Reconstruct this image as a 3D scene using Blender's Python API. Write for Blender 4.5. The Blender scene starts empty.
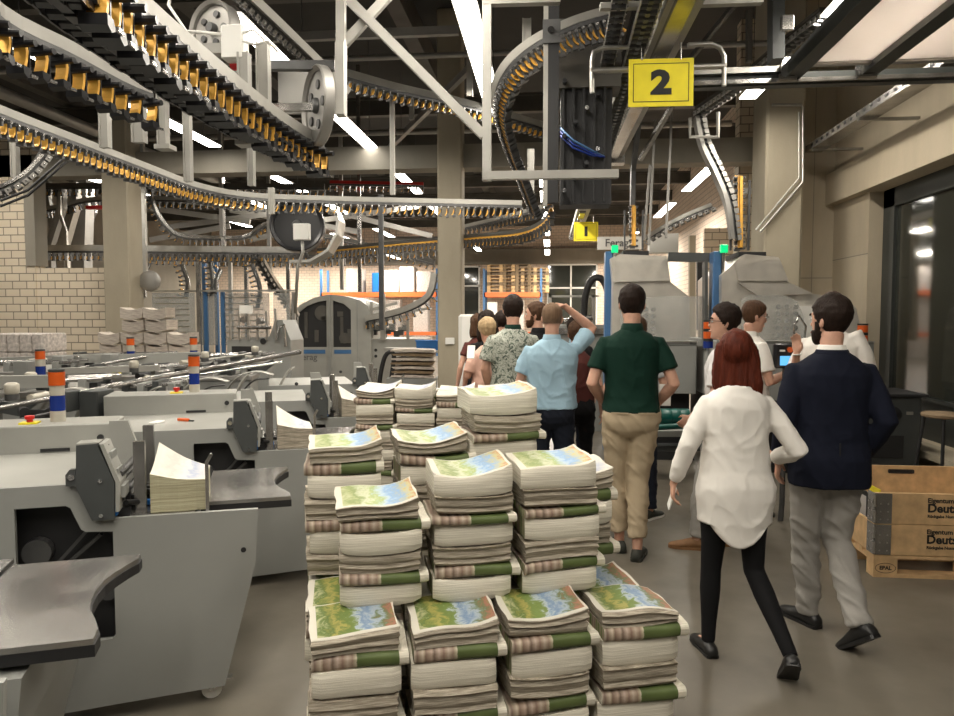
import bpy, math, random
from mathutils import Vector, Matrix, noise, Quaternion
random.seed(7)
PI = math.pi
col = bpy.context.scene.collection
V = Vector
# ---------------------------------------------------------------- camera model (used to find where things stand)
FPX = 720.0
YAW = math.radians(5.78); PIT = math.atan(40 / 720)
CF = V((-math.sin(YAW) * math.cos(PIT), math.cos(YAW) * math.cos(PIT), -math.sin(PIT)))
CR = V((math.cos(YAW), math.sin(YAW), 0))
CU = CR.cross(CF)
EYE = V((0, 0, 1.65))
def ray(x, y): return CF + CR * ((x - 477) / FPX) + CU * ((358 - y) / FPX)
def PZ(x, y, z): r = ray(x, y); return EYE + r * ((z - EYE.z) / r.z)
def PY(x, y, Y): r = ray(x, y); return EYE + r * (Y / r.y)
def PX(x, y, X): r = ray(x, y); return EYE + r * (X / r.x)
def PD(x, y, d): return EYE + ray(x, y) * d

# ---------------------------------------------------------------- materials
def mat(name, c, rough=.5, metal=0., var=.0, scale=8., bump=0., bscale=60., trans=0., emit=None, estr=0., alpha=1., spec=.5, coat=0.):
    m = bpy.data.materials.new(name); m.use_nodes = True
    nt = m.node_tree; b = nt.nodes['Principled BSDF']
    b.inputs['Base Color'].default_value = (*c, 1); b.inputs['Roughness'].default_value = rough
    b.inputs['Metallic'].default_value = metal; b.inputs['Specular IOR Level'].default_value = spec
    if coat: b.inputs['Coat Weight'].default_value = coat
    if trans: b.inputs['Transmission Weight'].default_value = trans
    if alpha < 1: b.inputs['Alpha'].default_value = alpha
    if emit: b.inputs['Emission Color'].default_value = (*emit, 1); b.inputs['Emission Strength'].default_value = estr
    if var or bump:
        tc = nt.nodes.new('ShaderNodeTexCoord')
    if var:
        n = nt.nodes.new('ShaderNodeTexNoise'); n.inputs['Scale'].default_value = scale; n.inputs['Detail'].default_value = 5
        r = nt.nodes.new('ShaderNodeMapRange'); r.inputs[1].default_value = .3; r.inputs[2].default_value = .7
        r.inputs[3].default_value = 1 - var; r.inputs[4].default_value = 1 + var
        mx = nt.nodes.new('ShaderNodeVectorMath'); mx.operation = 'SCALE'; mx.inputs[0].default_value = c
        nt.links.new(tc.outputs['Object'], n.inputs['Vector']); nt.links.new(n.outputs[0], r.inputs[0])
        nt.links.new(r.outputs[0], mx.inputs['Scale']); nt.links.new(mx.outputs[0], b.inputs['Base Color'])
    if bump:
        n2 = nt.nodes.new('ShaderNodeTexNoise'); n2.inputs['Scale'].default_value = bscale; n2.inputs['Detail'].default_value = 3
        bp = nt.nodes.new('ShaderNodeBump'); bp.inputs['Strength'].default_value = bump; bp.inputs['Distance'].default_value = .01
        nt.links.new(tc.outputs['Object'], n2.inputs['Vector']); nt.links.new(n2.outputs[0], bp.inputs['Height'])
        nt.links.new(bp.outputs[0], b.inputs['Normal'])
    return m
def ramp(nt, fac, stops, interp='LINEAR'):
    r = nt.nodes.new('ShaderNodeValToRGB'); cr = r.color_ramp; cr.interpolation = interp
    while len(cr.elements) < len(stops): cr.elements.new(.5)
    for e, (p, c) in zip(cr.elements, stops): e.position = p; e.color = (*c, 1)
    nt.links.new(fac, r.inputs[0]); return r.outputs[0]
def node(nt, t, **k):
    n = nt.nodes.new(t)
    for a, b in k.items(): setattr(n, a, b)
    return n
M = {}
M['panel'] = mat('grey_lacquer', (.27, .275, .26), .42, .0, .05, 3, .02, 200)
M['panel_light'] = mat('light_grey_lacquer', (.31, .31, .285), .38, 0, .06, 4)
M['panel_dark'] = mat('dark_grey_lacquer', (.055, .06, .06), .45, 0, .08, 6)
M['alu'] = mat('aluminium', (.46, .45, .42), .38, .85, .08, 12)
M['alu_paint'] = mat('pale_grey_paint', (.34, .33, .30), .5, .1, .10, 5)
M['steel'] = mat('worn_steel', (.34, .33, .315), .25, .8, .35, 5, .06, 12)
M['steel_dark'] = mat('dark_steel', (.10, .10, .10), .45, .6, .15, 9)
M['black'] = mat('black_rubber', (.012, .012, .013), .6)
M['black_gloss'] = mat('black_plastic', (.015, .015, .017), .3)
M['gold'] = mat('brass_yellow_plastic', (.78, .42, .07), .35, .35, .12, 20)
M['hole'] = mat('machine_inside_black', (.016, .016, .017), .55)
M['white'] = mat('white_plastic', (.75, .74, .70), .45)
M['yellow'] = mat('sign_yellow', (.78, .66, .02), .5, 0, .06, 9)
M['orange'] = mat('orange_lens', (.62, .10, .012), .3)
M['hood'] = mat('brushed_hood_metal', (.62, .59, .53), .36, .55, .14, 4, .04, 30)
M['blue_lens'] = mat('blue_lens', (.01, .03, .20), .25)
M['clear_lens'] = mat('milky_lens', (.46, .43, .36), .3)
M['red'] = mat('red_button', (.6, .02, .02), .35)
M['orange_beam'] = mat('orange_rack_paint', (.80, .16, .04), .5)
M['blue_paint'] = mat('blue_paint', (.05, .14, .30), .45)
M['blue_bin'] = mat('blue_plastic', (.01, .14, .45), .45)
M['green'] = mat('dark_green_roller', (.0, .075, .062), .3)
M['wood'] = mat('pallet_wood', (.58, .385, .195), .7, 0, .18, 14, .2, 30)
M['wood_dark'] = mat('dark_pallet_wood', (.20, .14, .08), .75, 0, .2, 14)
M['wrap'] = mat('shrink_wrapped_paper', (.55, .50, .46), .35, 0, .35, 22)
M['glass_dark'] = mat('night_window_glass', (.035, .038, .032), .06, 0, spec=.8)
M['frame_dark'] = mat('anthracite_frame', (.045, .05, .047), .45, .2)
M['screen'] = mat('blue_lit_screen', (.02, .1, .2), .3, emit=(.15, .55, 1.), estr=1.2)
M['green_lamp'] = mat('green_signal_light', (.0, .3, .12), .3, emit=(.0, .75, .22), estr=1.1)
M['tube'] = mat('fluorescent_tube', (1, 1, 1), .5, emit=(1.0, .95, .86), estr=16.)
M['door_panel'] = mat('translucent_door_panel', (.75, .71, .68), .35)
_nt = M['door_panel'].node_tree; _t = _nt.nodes.new('ShaderNodeBsdfTranslucent'); _t.inputs[0].default_value = (.85, .80, .76, 1); _m = _nt.nodes.new('ShaderNodeMixShader'); _m.inputs[0].default_value = .42
_nt.links.new(_nt.nodes['Principled BSDF'].outputs[0], _m.inputs[1]); _nt.links.new(_t.outputs[0], _m.inputs[2]); _nt.links.new(_m.outputs[0], _nt.nodes['Material Output'].inputs[0])
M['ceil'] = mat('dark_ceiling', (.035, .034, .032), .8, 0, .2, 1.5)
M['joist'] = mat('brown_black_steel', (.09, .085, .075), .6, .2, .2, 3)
M['duct'] = mat('ceiling_pipe_grey', (.30, .29, .27), .45, .4, .1, 4)
M['ink'] = mat('black_print', (.01, .01, .01), .6)
M['grey_ink'] = mat('grey_print', (.12, .12, .12), .6)
M['chrome'] = mat('chrome', (.7, .7, .7), .15, 1.)
# clear plastic: thin, see-through
def plexi(name, c, a):
    m = mat(name, c, .12, 0, alpha=a, spec=.7); return m
M['plexi'] = plexi('smoky_plexiglass', (.30, .33, .34), .42)
M['plexi_clear'] = plexi('clear_plexiglass', (.55, .56, .54), .30)

def concrete(name, c, v=.16):
    m = mat(name, c, .75); nt = m.node_tree; b = nt.nodes['Principled BSDF']
    tc = nt.nodes.new('ShaderNodeTexCoord')
    n1 = node(nt, 'ShaderNodeTexNoise'); n1.inputs['Scale'].default_value = 1.3; n1.inputs['Detail'].default_value = 8; n1.inputs['Roughness'].default_value = .62
    mp = nt.nodes.new('ShaderNodeMapping'); mp.inputs['Scale'].default_value = (1, 1, .35)
    nt.links.new(tc.outputs['Object'], mp.inputs[0]); nt.links.new(mp.outputs[0], n1.inputs[0])
    o = ramp(nt, n1.outputs[0], [(.3, tuple(x * (1 - v) for x in c)), (.52, c), (.72, tuple(x * (1 + v) for x in c))])
    nt.links.new(o, b.inputs['Base Color'])
    n2 = node(nt, 'ShaderNodeTexNoise'); n2.inputs['Scale'].default_value = 35
    bp = nt.nodes.new('ShaderNodeBump'); bp.inputs['Strength'].default_value = .15; bp.inputs['Distance'].default_value = .01
    nt.links.new(tc.outputs['Object'], n2.inputs[0]); nt.links.new(n2.outputs[0], bp.inputs['Height']); nt.links.new(bp.outputs[0], b.inputs['Normal'])
    return m
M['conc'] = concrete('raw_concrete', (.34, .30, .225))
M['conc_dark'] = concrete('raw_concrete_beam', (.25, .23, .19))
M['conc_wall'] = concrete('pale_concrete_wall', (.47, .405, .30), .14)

def brick(name, c1, c2, mortar, w=.25, h=.125, ms=.008):
    m = mat(name, c1, .8); nt = m.node_tree; b = nt.nodes['Principled BSDF']
    tc = nt.nodes.new('ShaderNodeTexCoord'); sp = nt.nodes.new('ShaderNodeSeparateXYZ'); cb = nt.nodes.new('ShaderNodeCombineXYZ')
    nt.links.new(tc.outputs['Object'], sp.inputs[0])
    ad = node(nt, 'ShaderNodeMath', operation='ADD'); nt.links.new(sp.outputs[0], ad.inputs[0]); nt.links.new(sp.outputs[1], ad.inputs[1])
    nt.links.new(ad.outputs[0], cb.inputs[0]); nt.links.new(sp.outputs[2], cb.inputs[1])
    t = nt.nodes.new('ShaderNodeTexBrick'); t.inputs['Scale'].default_value = 1
    t.inputs['Brick Width'].default_value = w; t.inputs['Row Height'].default_value = h; t.inputs['Mortar Size'].default_value = ms
    t.inputs['Color1'].default_value = (*c1, 1); t.inputs['Color2'].default_value = (*c2, 1); t.inputs['Mortar'].default_value = (*mortar, 1)
    nt.links.new(cb.outputs[0], t.inputs[0]); nt.links.new(t.outputs[0], b.inputs['Base Color'])
    bp = nt.nodes.new('ShaderNodeBump'); bp.inputs['Strength'].default_value = .5; bp.inputs['Distance'].default_value = .01; bp.invert = True
    nt.links.new(t.outputs['Fac'], bp.inputs['Height']); nt.links.new(bp.outputs[0], b.inputs['Normal'])
    return m
M['brick'] = brick('cream_sand_lime_brick', (.66, .57, .44), (.58, .50, .385), (.21, .18, .14))
M['brick_far'] = brick('far_cream_brick', (.80, .66, .54), (.74, .60, .48), (.42, .34, .28))

def floor_mat():
    m = mat('polished_screed', (.2, .18, .15), .3); nt = m.node_tree; b = nt.nodes['Principled BSDF']
    tc = nt.nodes.new('ShaderNodeTexCoord')
    n1 = node(nt, 'ShaderNodeTexNoise'); n1.inputs['Scale'].default_value = 1.1; n1.inputs['Detail'].default_value = 7; n1.inputs['Roughness'].default_value = .6
    nt.links.new(tc.outputs['Object'], n1.inputs[0])
    nt.links.new(ramp(nt, n1.outputs[0], [(.32, (.098, .086, .068)), (.5, (.140, .124, .098)), (.7, (.178, .16, .128))]), b.inputs['Base Color'])
    n2 = node(nt, 'ShaderNodeTexNoise'); n2.inputs['Scale'].default_value = 5; n2.inputs['Detail'].default_value = 5
    nt.links.new(tc.outputs['Object'], n2.inputs[0])
    mr = nt.nodes.new('ShaderNodeMapRange'); mr.inputs[3].default_value = .24; mr.inputs[4].default_value = .5
    nt.links.new(n2.outputs[0], mr.inputs[0]); nt.links.new(mr.outputs[0], b.inputs['Roughness'])
    return m
M['floor'] = floor_mat()

def paper(name, light, dark, freq, rough_edge):
    """edge of a pile of folded newspapers: fine horizontal sheets"""
    m = mat(name, light, .8); nt = m.node_tree; b = nt.nodes['Principled BSDF']
    tc = nt.nodes.new('ShaderNodeTexCoord'); mp = nt.nodes.new('ShaderNodeMapping')
    mp.inputs['Scale'].default_value = (rough_edge, rough_edge, freq)
    n = node(nt, 'ShaderNodeTexNoise'); n.inputs['Scale'].default_value = 1; n.inputs['Detail'].default_value = 6; n.inputs['Roughness'].default_value = .65
    nt.links.new(tc.outputs['Object'], mp.inputs[0]); nt.links.new(mp.outputs[0], n.inputs[0])
    nt.links.new(ramp(nt, n.outputs[0], [(.34, dark), (.5, tuple((a + c) / 2 for a, c in zip(light, dark))), (.6, light)]), b.inputs['Base Color'])
    bp = nt.nodes.new('ShaderNodeBump'); bp.inputs['Strength'].default_value = .6; bp.inputs['Distance'].default_value = .004
    nt.links.new(n.outputs[0], bp.inputs['Height']); nt.links.new(bp.outputs[0], b.inputs['Normal'])
    return m
M['paper_white'] = paper('newspaper_folds', (.78, .74, .63), (.50, .46, .37), 330, 3)
M['paper_grey'] = paper('newspaper_open_edges', (.47, .415, .33), (.17, .145, .105), 330, 12)
M['paper_far'] = paper('far_newspaper', (.66, .60, .52), (.36, .30, .26), 120, 8)
M['paper_olive'] = paper('olive_newspaper_edges', (.46, .43, .29), (.26, .24, .15), 260, 4)
def cover(name, mode):
    m = mat(name, (.8, .78, .7), .6); nt = m.node_tree; b = nt.nodes['Principled BSDF']
    tc = nt.nodes.new('ShaderNodeTexCoord'); sp = nt.nodes.new('ShaderNodeSeparateXYZ'); nt.links.new(tc.outputs['Generated'], sp.inputs[0])
    n = node(nt, 'ShaderNodeTexNoise'); n.inputs['Scale'].default_value = 5; n.inputs['Detail'].default_value = 7; n.inputs['Roughness'].default_value = .7; n.inputs['Distortion'].default_value = .8
    nt.links.new(tc.outputs['Generated'], n.inputs[0])
    ma = node(nt, 'ShaderNodeMath', operation='MULTIPLY_ADD'); ma.inputs[1].default_value = .62 if mode != 'stripe' else .03
    nt.links.new(n.outputs[0], ma.inputs[0])
    _s = node(nt, 'ShaderNodeMath', operation='MULTIPLY_ADD'); _s.inputs[1].default_value = 1. if mode == 'stripe' else .92; _s.inputs[2].default_value = 0. if mode == 'stripe' else -.24; nt.links.new(sp.outputs[0], _s.inputs[0]); nt.links.new(_s.outputs[0], ma.inputs[2])
    if mode == 'stripe':
        stops = [(.0, (.60, .54, .44)), (.05, (.17, .11, .08)), (.11, (.50, .42, .32)), (.14, (.20, .13, .09)), (.2, (.42, .32, .25)), (.23, (.15, .10, .07)), (.28, (.46, .36, .29)), (.33, (.22, .14, .10)), (.38, (.44, .36, .28)), (.43, (.26, .18, .13)), (.47, (.46, .42, .30)), (.48, (.075, .105, .028)), (.75, (.10, .135, .04)), (.95, (.065, .095, .025))]
        nt.links.new(ramp(nt, ma.outputs[0], stops, 'LINEAR'), b.inputs['Base Color'])
        return m
    if mode == 'a':
        stops = [(.16, (.40, .40, .22)), (.24, (.09, .15, .03)), (.36, (.36, .32, .09)), (.42, (.13, .19, .04)), (.52, (.16, .22, .06)), (.57, (.42, .48, .50)), (.66, (.15, .24, .38)), (.76, (.36, .42, .48)), (.84, (.12, .17, .07)), (.95, (.36, .14, .10)), (1., (.25, .20, .08))]
    elif mode == 'b':
        stops = [(.15, (.44, .45, .26)), (.3, (.20, .26, .08)), (.42, (.52, .54, .38)), (.52, (.30, .38, .12)), (.62, (.42, .52, .58)), (.75, (.20, .34, .55)), (.9, (.46, .42, .20)), (1., (.42, .17, .10))]
    else:
        stops = [(.15, (.60, .57, .51)), (.4, (.46, .44, .40)), (.6, (.60, .58, .52)), (.75, (.30, .34, .46)), (1., (.60, .57, .51))]
    c = ramp(nt, ma.outputs[0], stops)
    # white margin round the picture
    def edge(o, lo, hi):
        a = node(nt, 'ShaderNodeMath', operation='GREATER_THAN'); a.inputs[1].default_value = lo; nt.links.new(o, a.inputs[0])
        d = node(nt, 'ShaderNodeMath', operation='LESS_THAN'); d.inputs[1].default_value = hi; nt.links.new(o, d.inputs[0])
        e = node(nt, 'ShaderNodeMath', operation='MULTIPLY'); nt.links.new(a.outputs[0], e.inputs[0]); nt.links.new(d.outputs[0], e.inputs[1]); return e.outputs[0]
    e = node(nt, 'ShaderNodeMath', operation='MULTIPLY'); nt.links.new(edge(sp.outputs[0], .09, .97), e.inputs[0]); nt.links.new(edge(sp.outputs[1], .07, .98), e.inputs[1])
    mx = node(nt, 'ShaderNodeMix', data_type='RGBA'); mx.inputs[6].default_value = (.60, .57, .49, 1)
    nt.links.new(e.outputs[0], mx.inputs[0]); nt.links.new(c, mx.inputs[7]); nt.links.new(mx.outputs[2], b.inputs['Base Color'])
    return m
M['cover_stripe'] = cover('striped_green_cover', 'stripe')
M['cover_a'] = cover('landscape_cover', 'a'); M['cover_b'] = cover('yellow_field_cover', 'b'); M['cover_c'] = cover('plain_print_cover', 'c')

# ---------------------------------------------------------------- mesh building
class MB:
    def __init__(s): s.v = []; s.f = []
    def add(s, vs, fs):
        n = len(s.v); s.v += [tuple(a) for a in vs]; s.f += [tuple(i + n for i in f) for f in fs]; return s
    def box(s, x0, x1, y0, y1, z0, z1, R=None, o=(0, 0, 0)):
        vs = [V((x, y, z)) for x in (x0, x1) for y in (y0, y1) for z in (z0, z1)]
        if R is not None: vs = [R @ a for a in vs]
        return s.add([a + V(o) for a in vs], [(0, 1, 3, 2), (4, 6, 7, 5), (0, 4, 5, 1), (2, 3, 7, 6), (0, 2, 6, 4), (1, 5, 7, 3)])
    def cbox(s, c, sx, sy, sz, R=None): return s.box(-sx / 2, sx / 2, -sy / 2, sy / 2, -sz / 2, sz / 2, R, c)
    def bbox(s, x0, x1, y0, y1, z0, z1, b=.01):
        """box with bevelled vertical edges and a small top/bottom chamfer"""
        o = [(x0 + b, y0), (x1 - b, y0), (x1, y0 + b), (x1, y1 - b), (x1 - b, y1), (x0 + b, y1), (x0, y1 - b), (x0, y0 + b)]
        cx, cy = (x0 + x1) / 2, (y0 + y1) / 2; k = lambda p: (p[0] + (b * .6 if p[0] < cx else -b * .6), p[1] + (b * .6 if p[1] < cy else -b * .6))
        rs = [[(*k(p), z0) for p in o], [(*p, z0 + b * .6) for p in o], [(*p, z1 - b * .6) for p in o], [(*k(p), z1) for p in o]]
        return s.rings(rs)
    def rings(s, rs, cap=True, closed=False):
        n = len(rs[0]); m = len(rs); vs = [p for r in rs for p in r]; fs = []
        for i in range(m if closed else m - 1):
            a = i * n; b = ((i + 1) % m) * n
            for j in range(n): k = (j + 1) % n; fs.append((a + j, a + k, b + k, b + j))
        if cap and not closed: fs.append(tuple(range(n - 1, -1, -1))); fs.append(tuple(range((m - 1) * n, m * n)))
        return s.add(vs, fs)
    def prism(s, pts, d0, d1, ax='y'):
        """outline in two axes, extruded along the third: ax y -> (x,z), x -> (y,z), z -> (x,y)"""
        f = {'y': lambda p, d: (p[0], d, p[1]), 'x': lambda p, d: (d, p[0], p[1]), 'z': lambda p, d: (p[0], p[1], d)}[ax]
        return s.rings([[f(p, d0) for p in pts], [f(p, d1) for p in pts]])
    def tube(s, path, r, n=10, cap=True, flat=None, up=None):
        """tube along a polyline; r number or list; flat=(w,h) gives a rectangular bar"""
        P = [V(p) for p in path]; m = len(P); rs = []
        r = r if isinstance(r, (list, tuple)) else [r] * m
        u = None
        for i in range(m):
            t = (P[min(i + 1, m - 1)] - P[max(i - 1, 0)])
            if t.length < 1e-9: t = V((0, 0, 1))
            t.normalize()
            if up is not None:
                a = V(up) - t * V(up).dot(t)
                if a.length < 1e-3: a = V((0, 1, 0)) - t * t.y
                u = a.normalized()
            elif u is None:
                a = V((0, 0, 1)) if abs(t.z) < .9 else V((1, 0, 0)); u = (a - t * a.dot(t)).normalized()
            else: u = (u - t * u.dot(t)).normalized()
            w = t.cross(u)
            if flat: rs.append([P[i] + w * (a * flat[0] / 2) + u * (b * flat[1] / 2) for a, b in ((-1, -1), (1, -1), (1, 1), (-1, 1))])
            else:
                ri = r[i]; rx, ry = ri if isinstance(ri, (list, tuple)) else (ri, ri)
                rs.append([P[i] + w * (rx * math.cos(2 * PI * k / n)) + u * (ry * math.sin(2 * PI * k / n)) for k in range(n)])
        return s.rings(rs, cap)
    def cyl(s, a, b, r, n=16): return s.tube([a, b], r, n)
    def ell(s, c, rx, ry, rz, n=16, m=10, R=None):
        rs = []
        for i in range(m + 1):
            th = PI * (i + .02 if i == 0 else (i - .02 if i == m else i)) / m
            ring = [V((rx * math.sin(th) * math.cos(2 * PI * k / n), ry * math.sin(th) * math.sin(2 * PI * k / n), -rz * math.cos(th))) for k in range(n)]
            rs.append([(R @ p if R is not None else p) + V(c) for p in ring])
        return s.rings(rs)
    def lathe(s, prof, c=(0, 0, 0), n=20): return s.rings([[(c[0] + r * math.cos(2 * PI * k / n), c[1] + r * math.sin(2 * PI * k / n), c[2] + z) for k in range(n)] for r, z in prof])
    def xf(s, Mx): s.v = [tuple(Mx @ V(p)) for p in s.v]; return s
    def mesh(s, name, m):
        me = bpy.data.meshes.new(name); me.from_pydata(s.v, [], s.f); me.update()
        for q in (m if isinstance(m, (list, tuple)) else [m]): me.materials.append(M[q] if isinstance(q, str) else q)
        return me
    def build(s, name, m, parent=None, smooth=None, loc=None):
        me = s.mesh(name, m); return link(name, me, parent, smooth, loc)
def link(name, me, parent=None, smooth=None, loc=None):
    o = bpy.data.objects.new(name, me); col.objects.link(o)
    if parent is not None: o.parent = parent
    if loc is not None: o.location = loc
    if smooth and me:
        if smooth is True: me.polygons.foreach_set('use_smooth', [True] * len(me.polygons))
        else:
            me.polygons.foreach_set('use_smooth', [True] * len(me.polygons)); me.set_sharp_from_angle(angle=smooth)
    return o
SM = math.radians(38)
def thing(name, label, cat, loc=(0, 0, 0), rz=0, group=None):
    o = bpy.data.objects.new(name, None); o.empty_display_size = .1; col.objects.link(o); o.location = loc; o.rotation_euler = (0, 0, rz)
    return tag(o, label, cat, group)
def tag(o, label=None, cat=None, group=None, kind=None):
    if label: o['label'] = label
    if cat: o['category'] = cat
    if group: o['group'] = group
    if kind: o['kind'] = kind
    return o
def struct(name, mb, m, label=None): return tag(mb.build(name, m), kind='structure', label=label)
def kids(o): return [c for c in col.objects if c.parent == o]
def dup(o, label, group=None, loc=None, rz=None, children=None):
    c = o.copy(); col.objects.link(c); c['label'] = label
    if group: c['group'] = group
    if loc is not None: c.location = loc
    if rz is not None: c.rotation_euler = (0, 0, rz)
    def rec(src, dst, known=None):
        for ch in (known if known is not None else kids(src)):
            k = ch.copy(); col.objects.link(k); k.parent = dst; rec(ch, k)
    rec(o, c, children); return c
def spline(pts, step):
    """points through a smooth curve, evenly spaced"""
    P = [V(p) for p in pts]; P = [P[0] * 2 - P[1]] + P + [P[-1] * 2 - P[-2]]; S = []
    for i in range(1, len(P) - 2):
        for k in range(24):
            t = k / 24; a, b, c, d = P[i - 1:i + 3]
            S.append(.5 * ((2 * b) + (c - a) * t + (2 * a - 5 * b + 4 * c - d) * t * t + (3 * b - a - 3 * c + d) * t ** 3))
    S.append(P[-2]); out = [S[0]]; acc = 0
    for i in range(1, len(S)):
        a = S[i - 1]; seg = (S[i] - a).length; pos = 0
        while acc + seg - pos >= step:
            pos += step - acc; acc = 0; out.append(a.lerp(S[i], pos / seg))
        acc += seg - pos
    return out
def text_mesh(txt, size, m, bold=0.0, name='lettering', ext=.002):
    c = bpy.data.curves.new(name, 'FONT'); c.body = txt; c.size = size; c.align_x = 'CENTER'; c.align_y = 'CENTER'; c.offset = bold; c.extrude = ext; c.resolution_u = 3
    o = bpy.data.objects.new(name, c); col.objects.link(o)
    dg = bpy.context.evaluated_depsgraph_get(); me = bpy.data.meshes.new_from_object(o.evaluated_get(dg)); bpy.data.objects.remove(o)
    me.materials.clear(); me.materials.append(M[m]); return me
# ---------------------------------------------------------------- people
def cloth(name, c, rough=.8, var=.04, bump=.25, bs=900, sheen=.0):
    m = mat(name, c, rough, 0, var, 5, bump, bs, spec=.2); m.node_tree.nodes['Principled BSDF'].inputs['Sheen Weight'].default_value = sheen; return m
M['skin'] = mat('skin', (.58, .33, .235), .5, 0, .07, 30, .05, 300); M['skin'].node_tree.nodes['Principled BSDF'].inputs['Subsurface Weight'].default_value = .08
M['skin'].node_tree.nodes['Principled BSDF'].inputs['Subsurface Radius'].default_value = (.01, .004, .002)
M['hair_red'] = mat('auburn_hair', (.085, .016, .007), .38, 0, .35, 60, .5, 160)
M['hair_dark'] = mat('dark_brown_hair', (.018, .010, .007), .5, 0, .3, 60, .5, 200)
M['hair_brown'] = mat('brown_hair', (.07, .035, .018), .5, 0, .3, 60, .5, 200)
M['hair_fair'] = mat('cropped_fair_hair', (.19, .12, .075), .6, 0, .2, 80, .4, 260)
M['hair_blond'] = mat('blond_hair', (.42, .30, .17), .5, 0, .2, 60, .5, 200)
M['white_cloth'] = cloth('white_blouse_cloth', (.80, .77, .72)); M['navy'] = cloth('navy_wool', (.0065, .0085, .019), .85); M['grey_chino'] = cloth('grey_chino', (.33, .315, .29))
M['khaki'] = cloth('khaki_chino', (.47, .38, .26)); M['green_polo'] = cloth('bottle_green_pique', (.004, .026, .017)); M['blue_polo'] = cloth('light_blue_pique', (.33, .49, .60)); M['jeans'] = cloth('dark_denim', (.016, .02, .032))
M['blackc'] = cloth('black_cloth', (.008, .008, .009)); M['pink'] = cloth('pale_pink_cloth', (.72, .45, .36)); M['wine'] = cloth('dark_red_brown_cloth', (.10, .03, .025)); M['tee'] = cloth('white_tee_cloth', (.72, .71, .70)); M['grey_tee'] = cloth('grey_blue_cloth', (.42, .44, .46))
M['leather_brown'] = mat('brown_suede', (.20, .10, .04), .7, 0, .15, 30); M['leather_black'] = mat('black_leather', (.012, .012, .012), .4); M['eye'] = mat('eye_white', (.7, .68, .65), .2); M['lip'] = mat('lips', (.42, .17, .12), .5); M['olive_shoe'] = mat('dark_olive_canvas', (.03, .032, .025), .8); M['sole'] = mat('shoe_sole', (.35, .33, .3), .7)
for _k in ('hair_red', 'hair_dark', 'hair_brown', 'hair_fair', 'hair_blond'):
    _b = M[_k].node_tree.nodes['Principled BSDF']; _b.inputs['Specular IOR Level'].default_value = .18; _b.inputs['Roughness'].default_value = .6
    _nt = M[_k].node_tree; _tc = [n_ for n_ in _nt.nodes if n_.type == 'TEX_COORD'][0]; _mp = _nt.nodes.new('ShaderNodeMapping'); _mp.inputs['Scale'].default_value = (1, 1, .12); _nt.links.new(_tc.outputs['Object'], _mp.inputs[0])
    for n_ in [n_ for n_ in _nt.nodes if n_.type == 'TEX_NOISE']: _nt.links.new(_mp.outputs[0], n_.inputs['Vector'])
def floral():
    m = mat('floral_shirt_cloth', (.42, .43, .38), .8); nt = m.node_tree; b = nt.nodes['Principled BSDF']; tc = nt.nodes.new('ShaderNodeTexCoord')
    n = node(nt, 'ShaderNodeTexNoise'); n.inputs['Scale'].default_value = 17; n.inputs['Detail'].default_value = 3; n.inputs['Distortion'].default_value = 2.2
    nt.links.new(tc.outputs['Object'], n.inputs[0]); nt.links.new(ramp(nt, n.outputs[0], [(.38, (.07, .09, .075)), (.44, (.19, .22, .17)), (.49, (.46, .47, .41)), (.55, (.40, .42, .36)), (.60, (.16, .18, .14)), (.66, (.44, .45, .40))]), b.inputs['Base Color']); return m
M['floral'] = floral()

def vox(mb, size, name, m, parent, it=4, fn=None, post=None):
    me = mb.mesh(name, m); o = bpy.data.objects.new('tmp', me); col.objects.link(o)
    r = o.modifiers.new('r', 'REMESH'); r.mode = 'VOXEL'; r.voxel_size = size; r.use_smooth_shade = True
    if it: s = o.modifiers.new('s', 'SMOOTH'); s.factor = .5; s.iterations = it
    dg = bpy.context.evaluated_depsgraph_get(); dg.update(); me2 = bpy.data.meshes.new_from_object(o.evaluated_get(dg)); bpy.data.objects.remove(o)
    if fn or post:
        cs = [v.co.copy() for v in me2.vertices]
        if fn: cs = [c + nn * fn(c) for c, nn in zip(cs, [v.normal.copy() for v in me2.vertices])]
        if post: cs = [post(c) for c in cs]
        me2.vertices.foreach_set('co', [q for c in cs for q in c]); me2.update()
    me2.materials.clear(); me2.materials.append(M[m]); me2.polygons.foreach_set('use_smooth', [True] * len(me2.polygons)); me2.name = name
    o = bpy.data.objects.new(name, me2); col.objects.link(o); o.parent = parent; return o
def sel(cx, cy, z, rx, ry, n=20, e=2.3):
    out = []
    for k in range(n):
        a = 2 * PI * k / n; c, s = math.cos(a), math.sin(a)
        out.append(V((cx + rx * math.copysign(abs(c) ** (2 / e), c), cy + ry * math.copysign(abs(s) ** (2 / e), s), z)))
    return out
HEAD = [(-.118, .014, .060, .018), (-.110, .032, .050, .034), (-.095, .046, .036, .052), (-.075, .056, .024, .066), (-.05, .063, .012, .078), (-.02, .069, .002, .090), (.01, .074, -.004, .097), (.04, .076, -.008, .099), (.07, .072, -.011, .092), (.095, .058, -.013, .076), (.112, .038, -.014, .052), (.122, .014, -.014, .02)]
def hrow(z):
    for a, b in zip(HEAD, HEAD[1:]):
        if z <= b[0]: t = (z - a[0]) / (b[0] - a[0]); return [a[i] + (b[i] - a[i]) * t for i in range(1, 4)]
    return list(HEAD[-1][1:])
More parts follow.
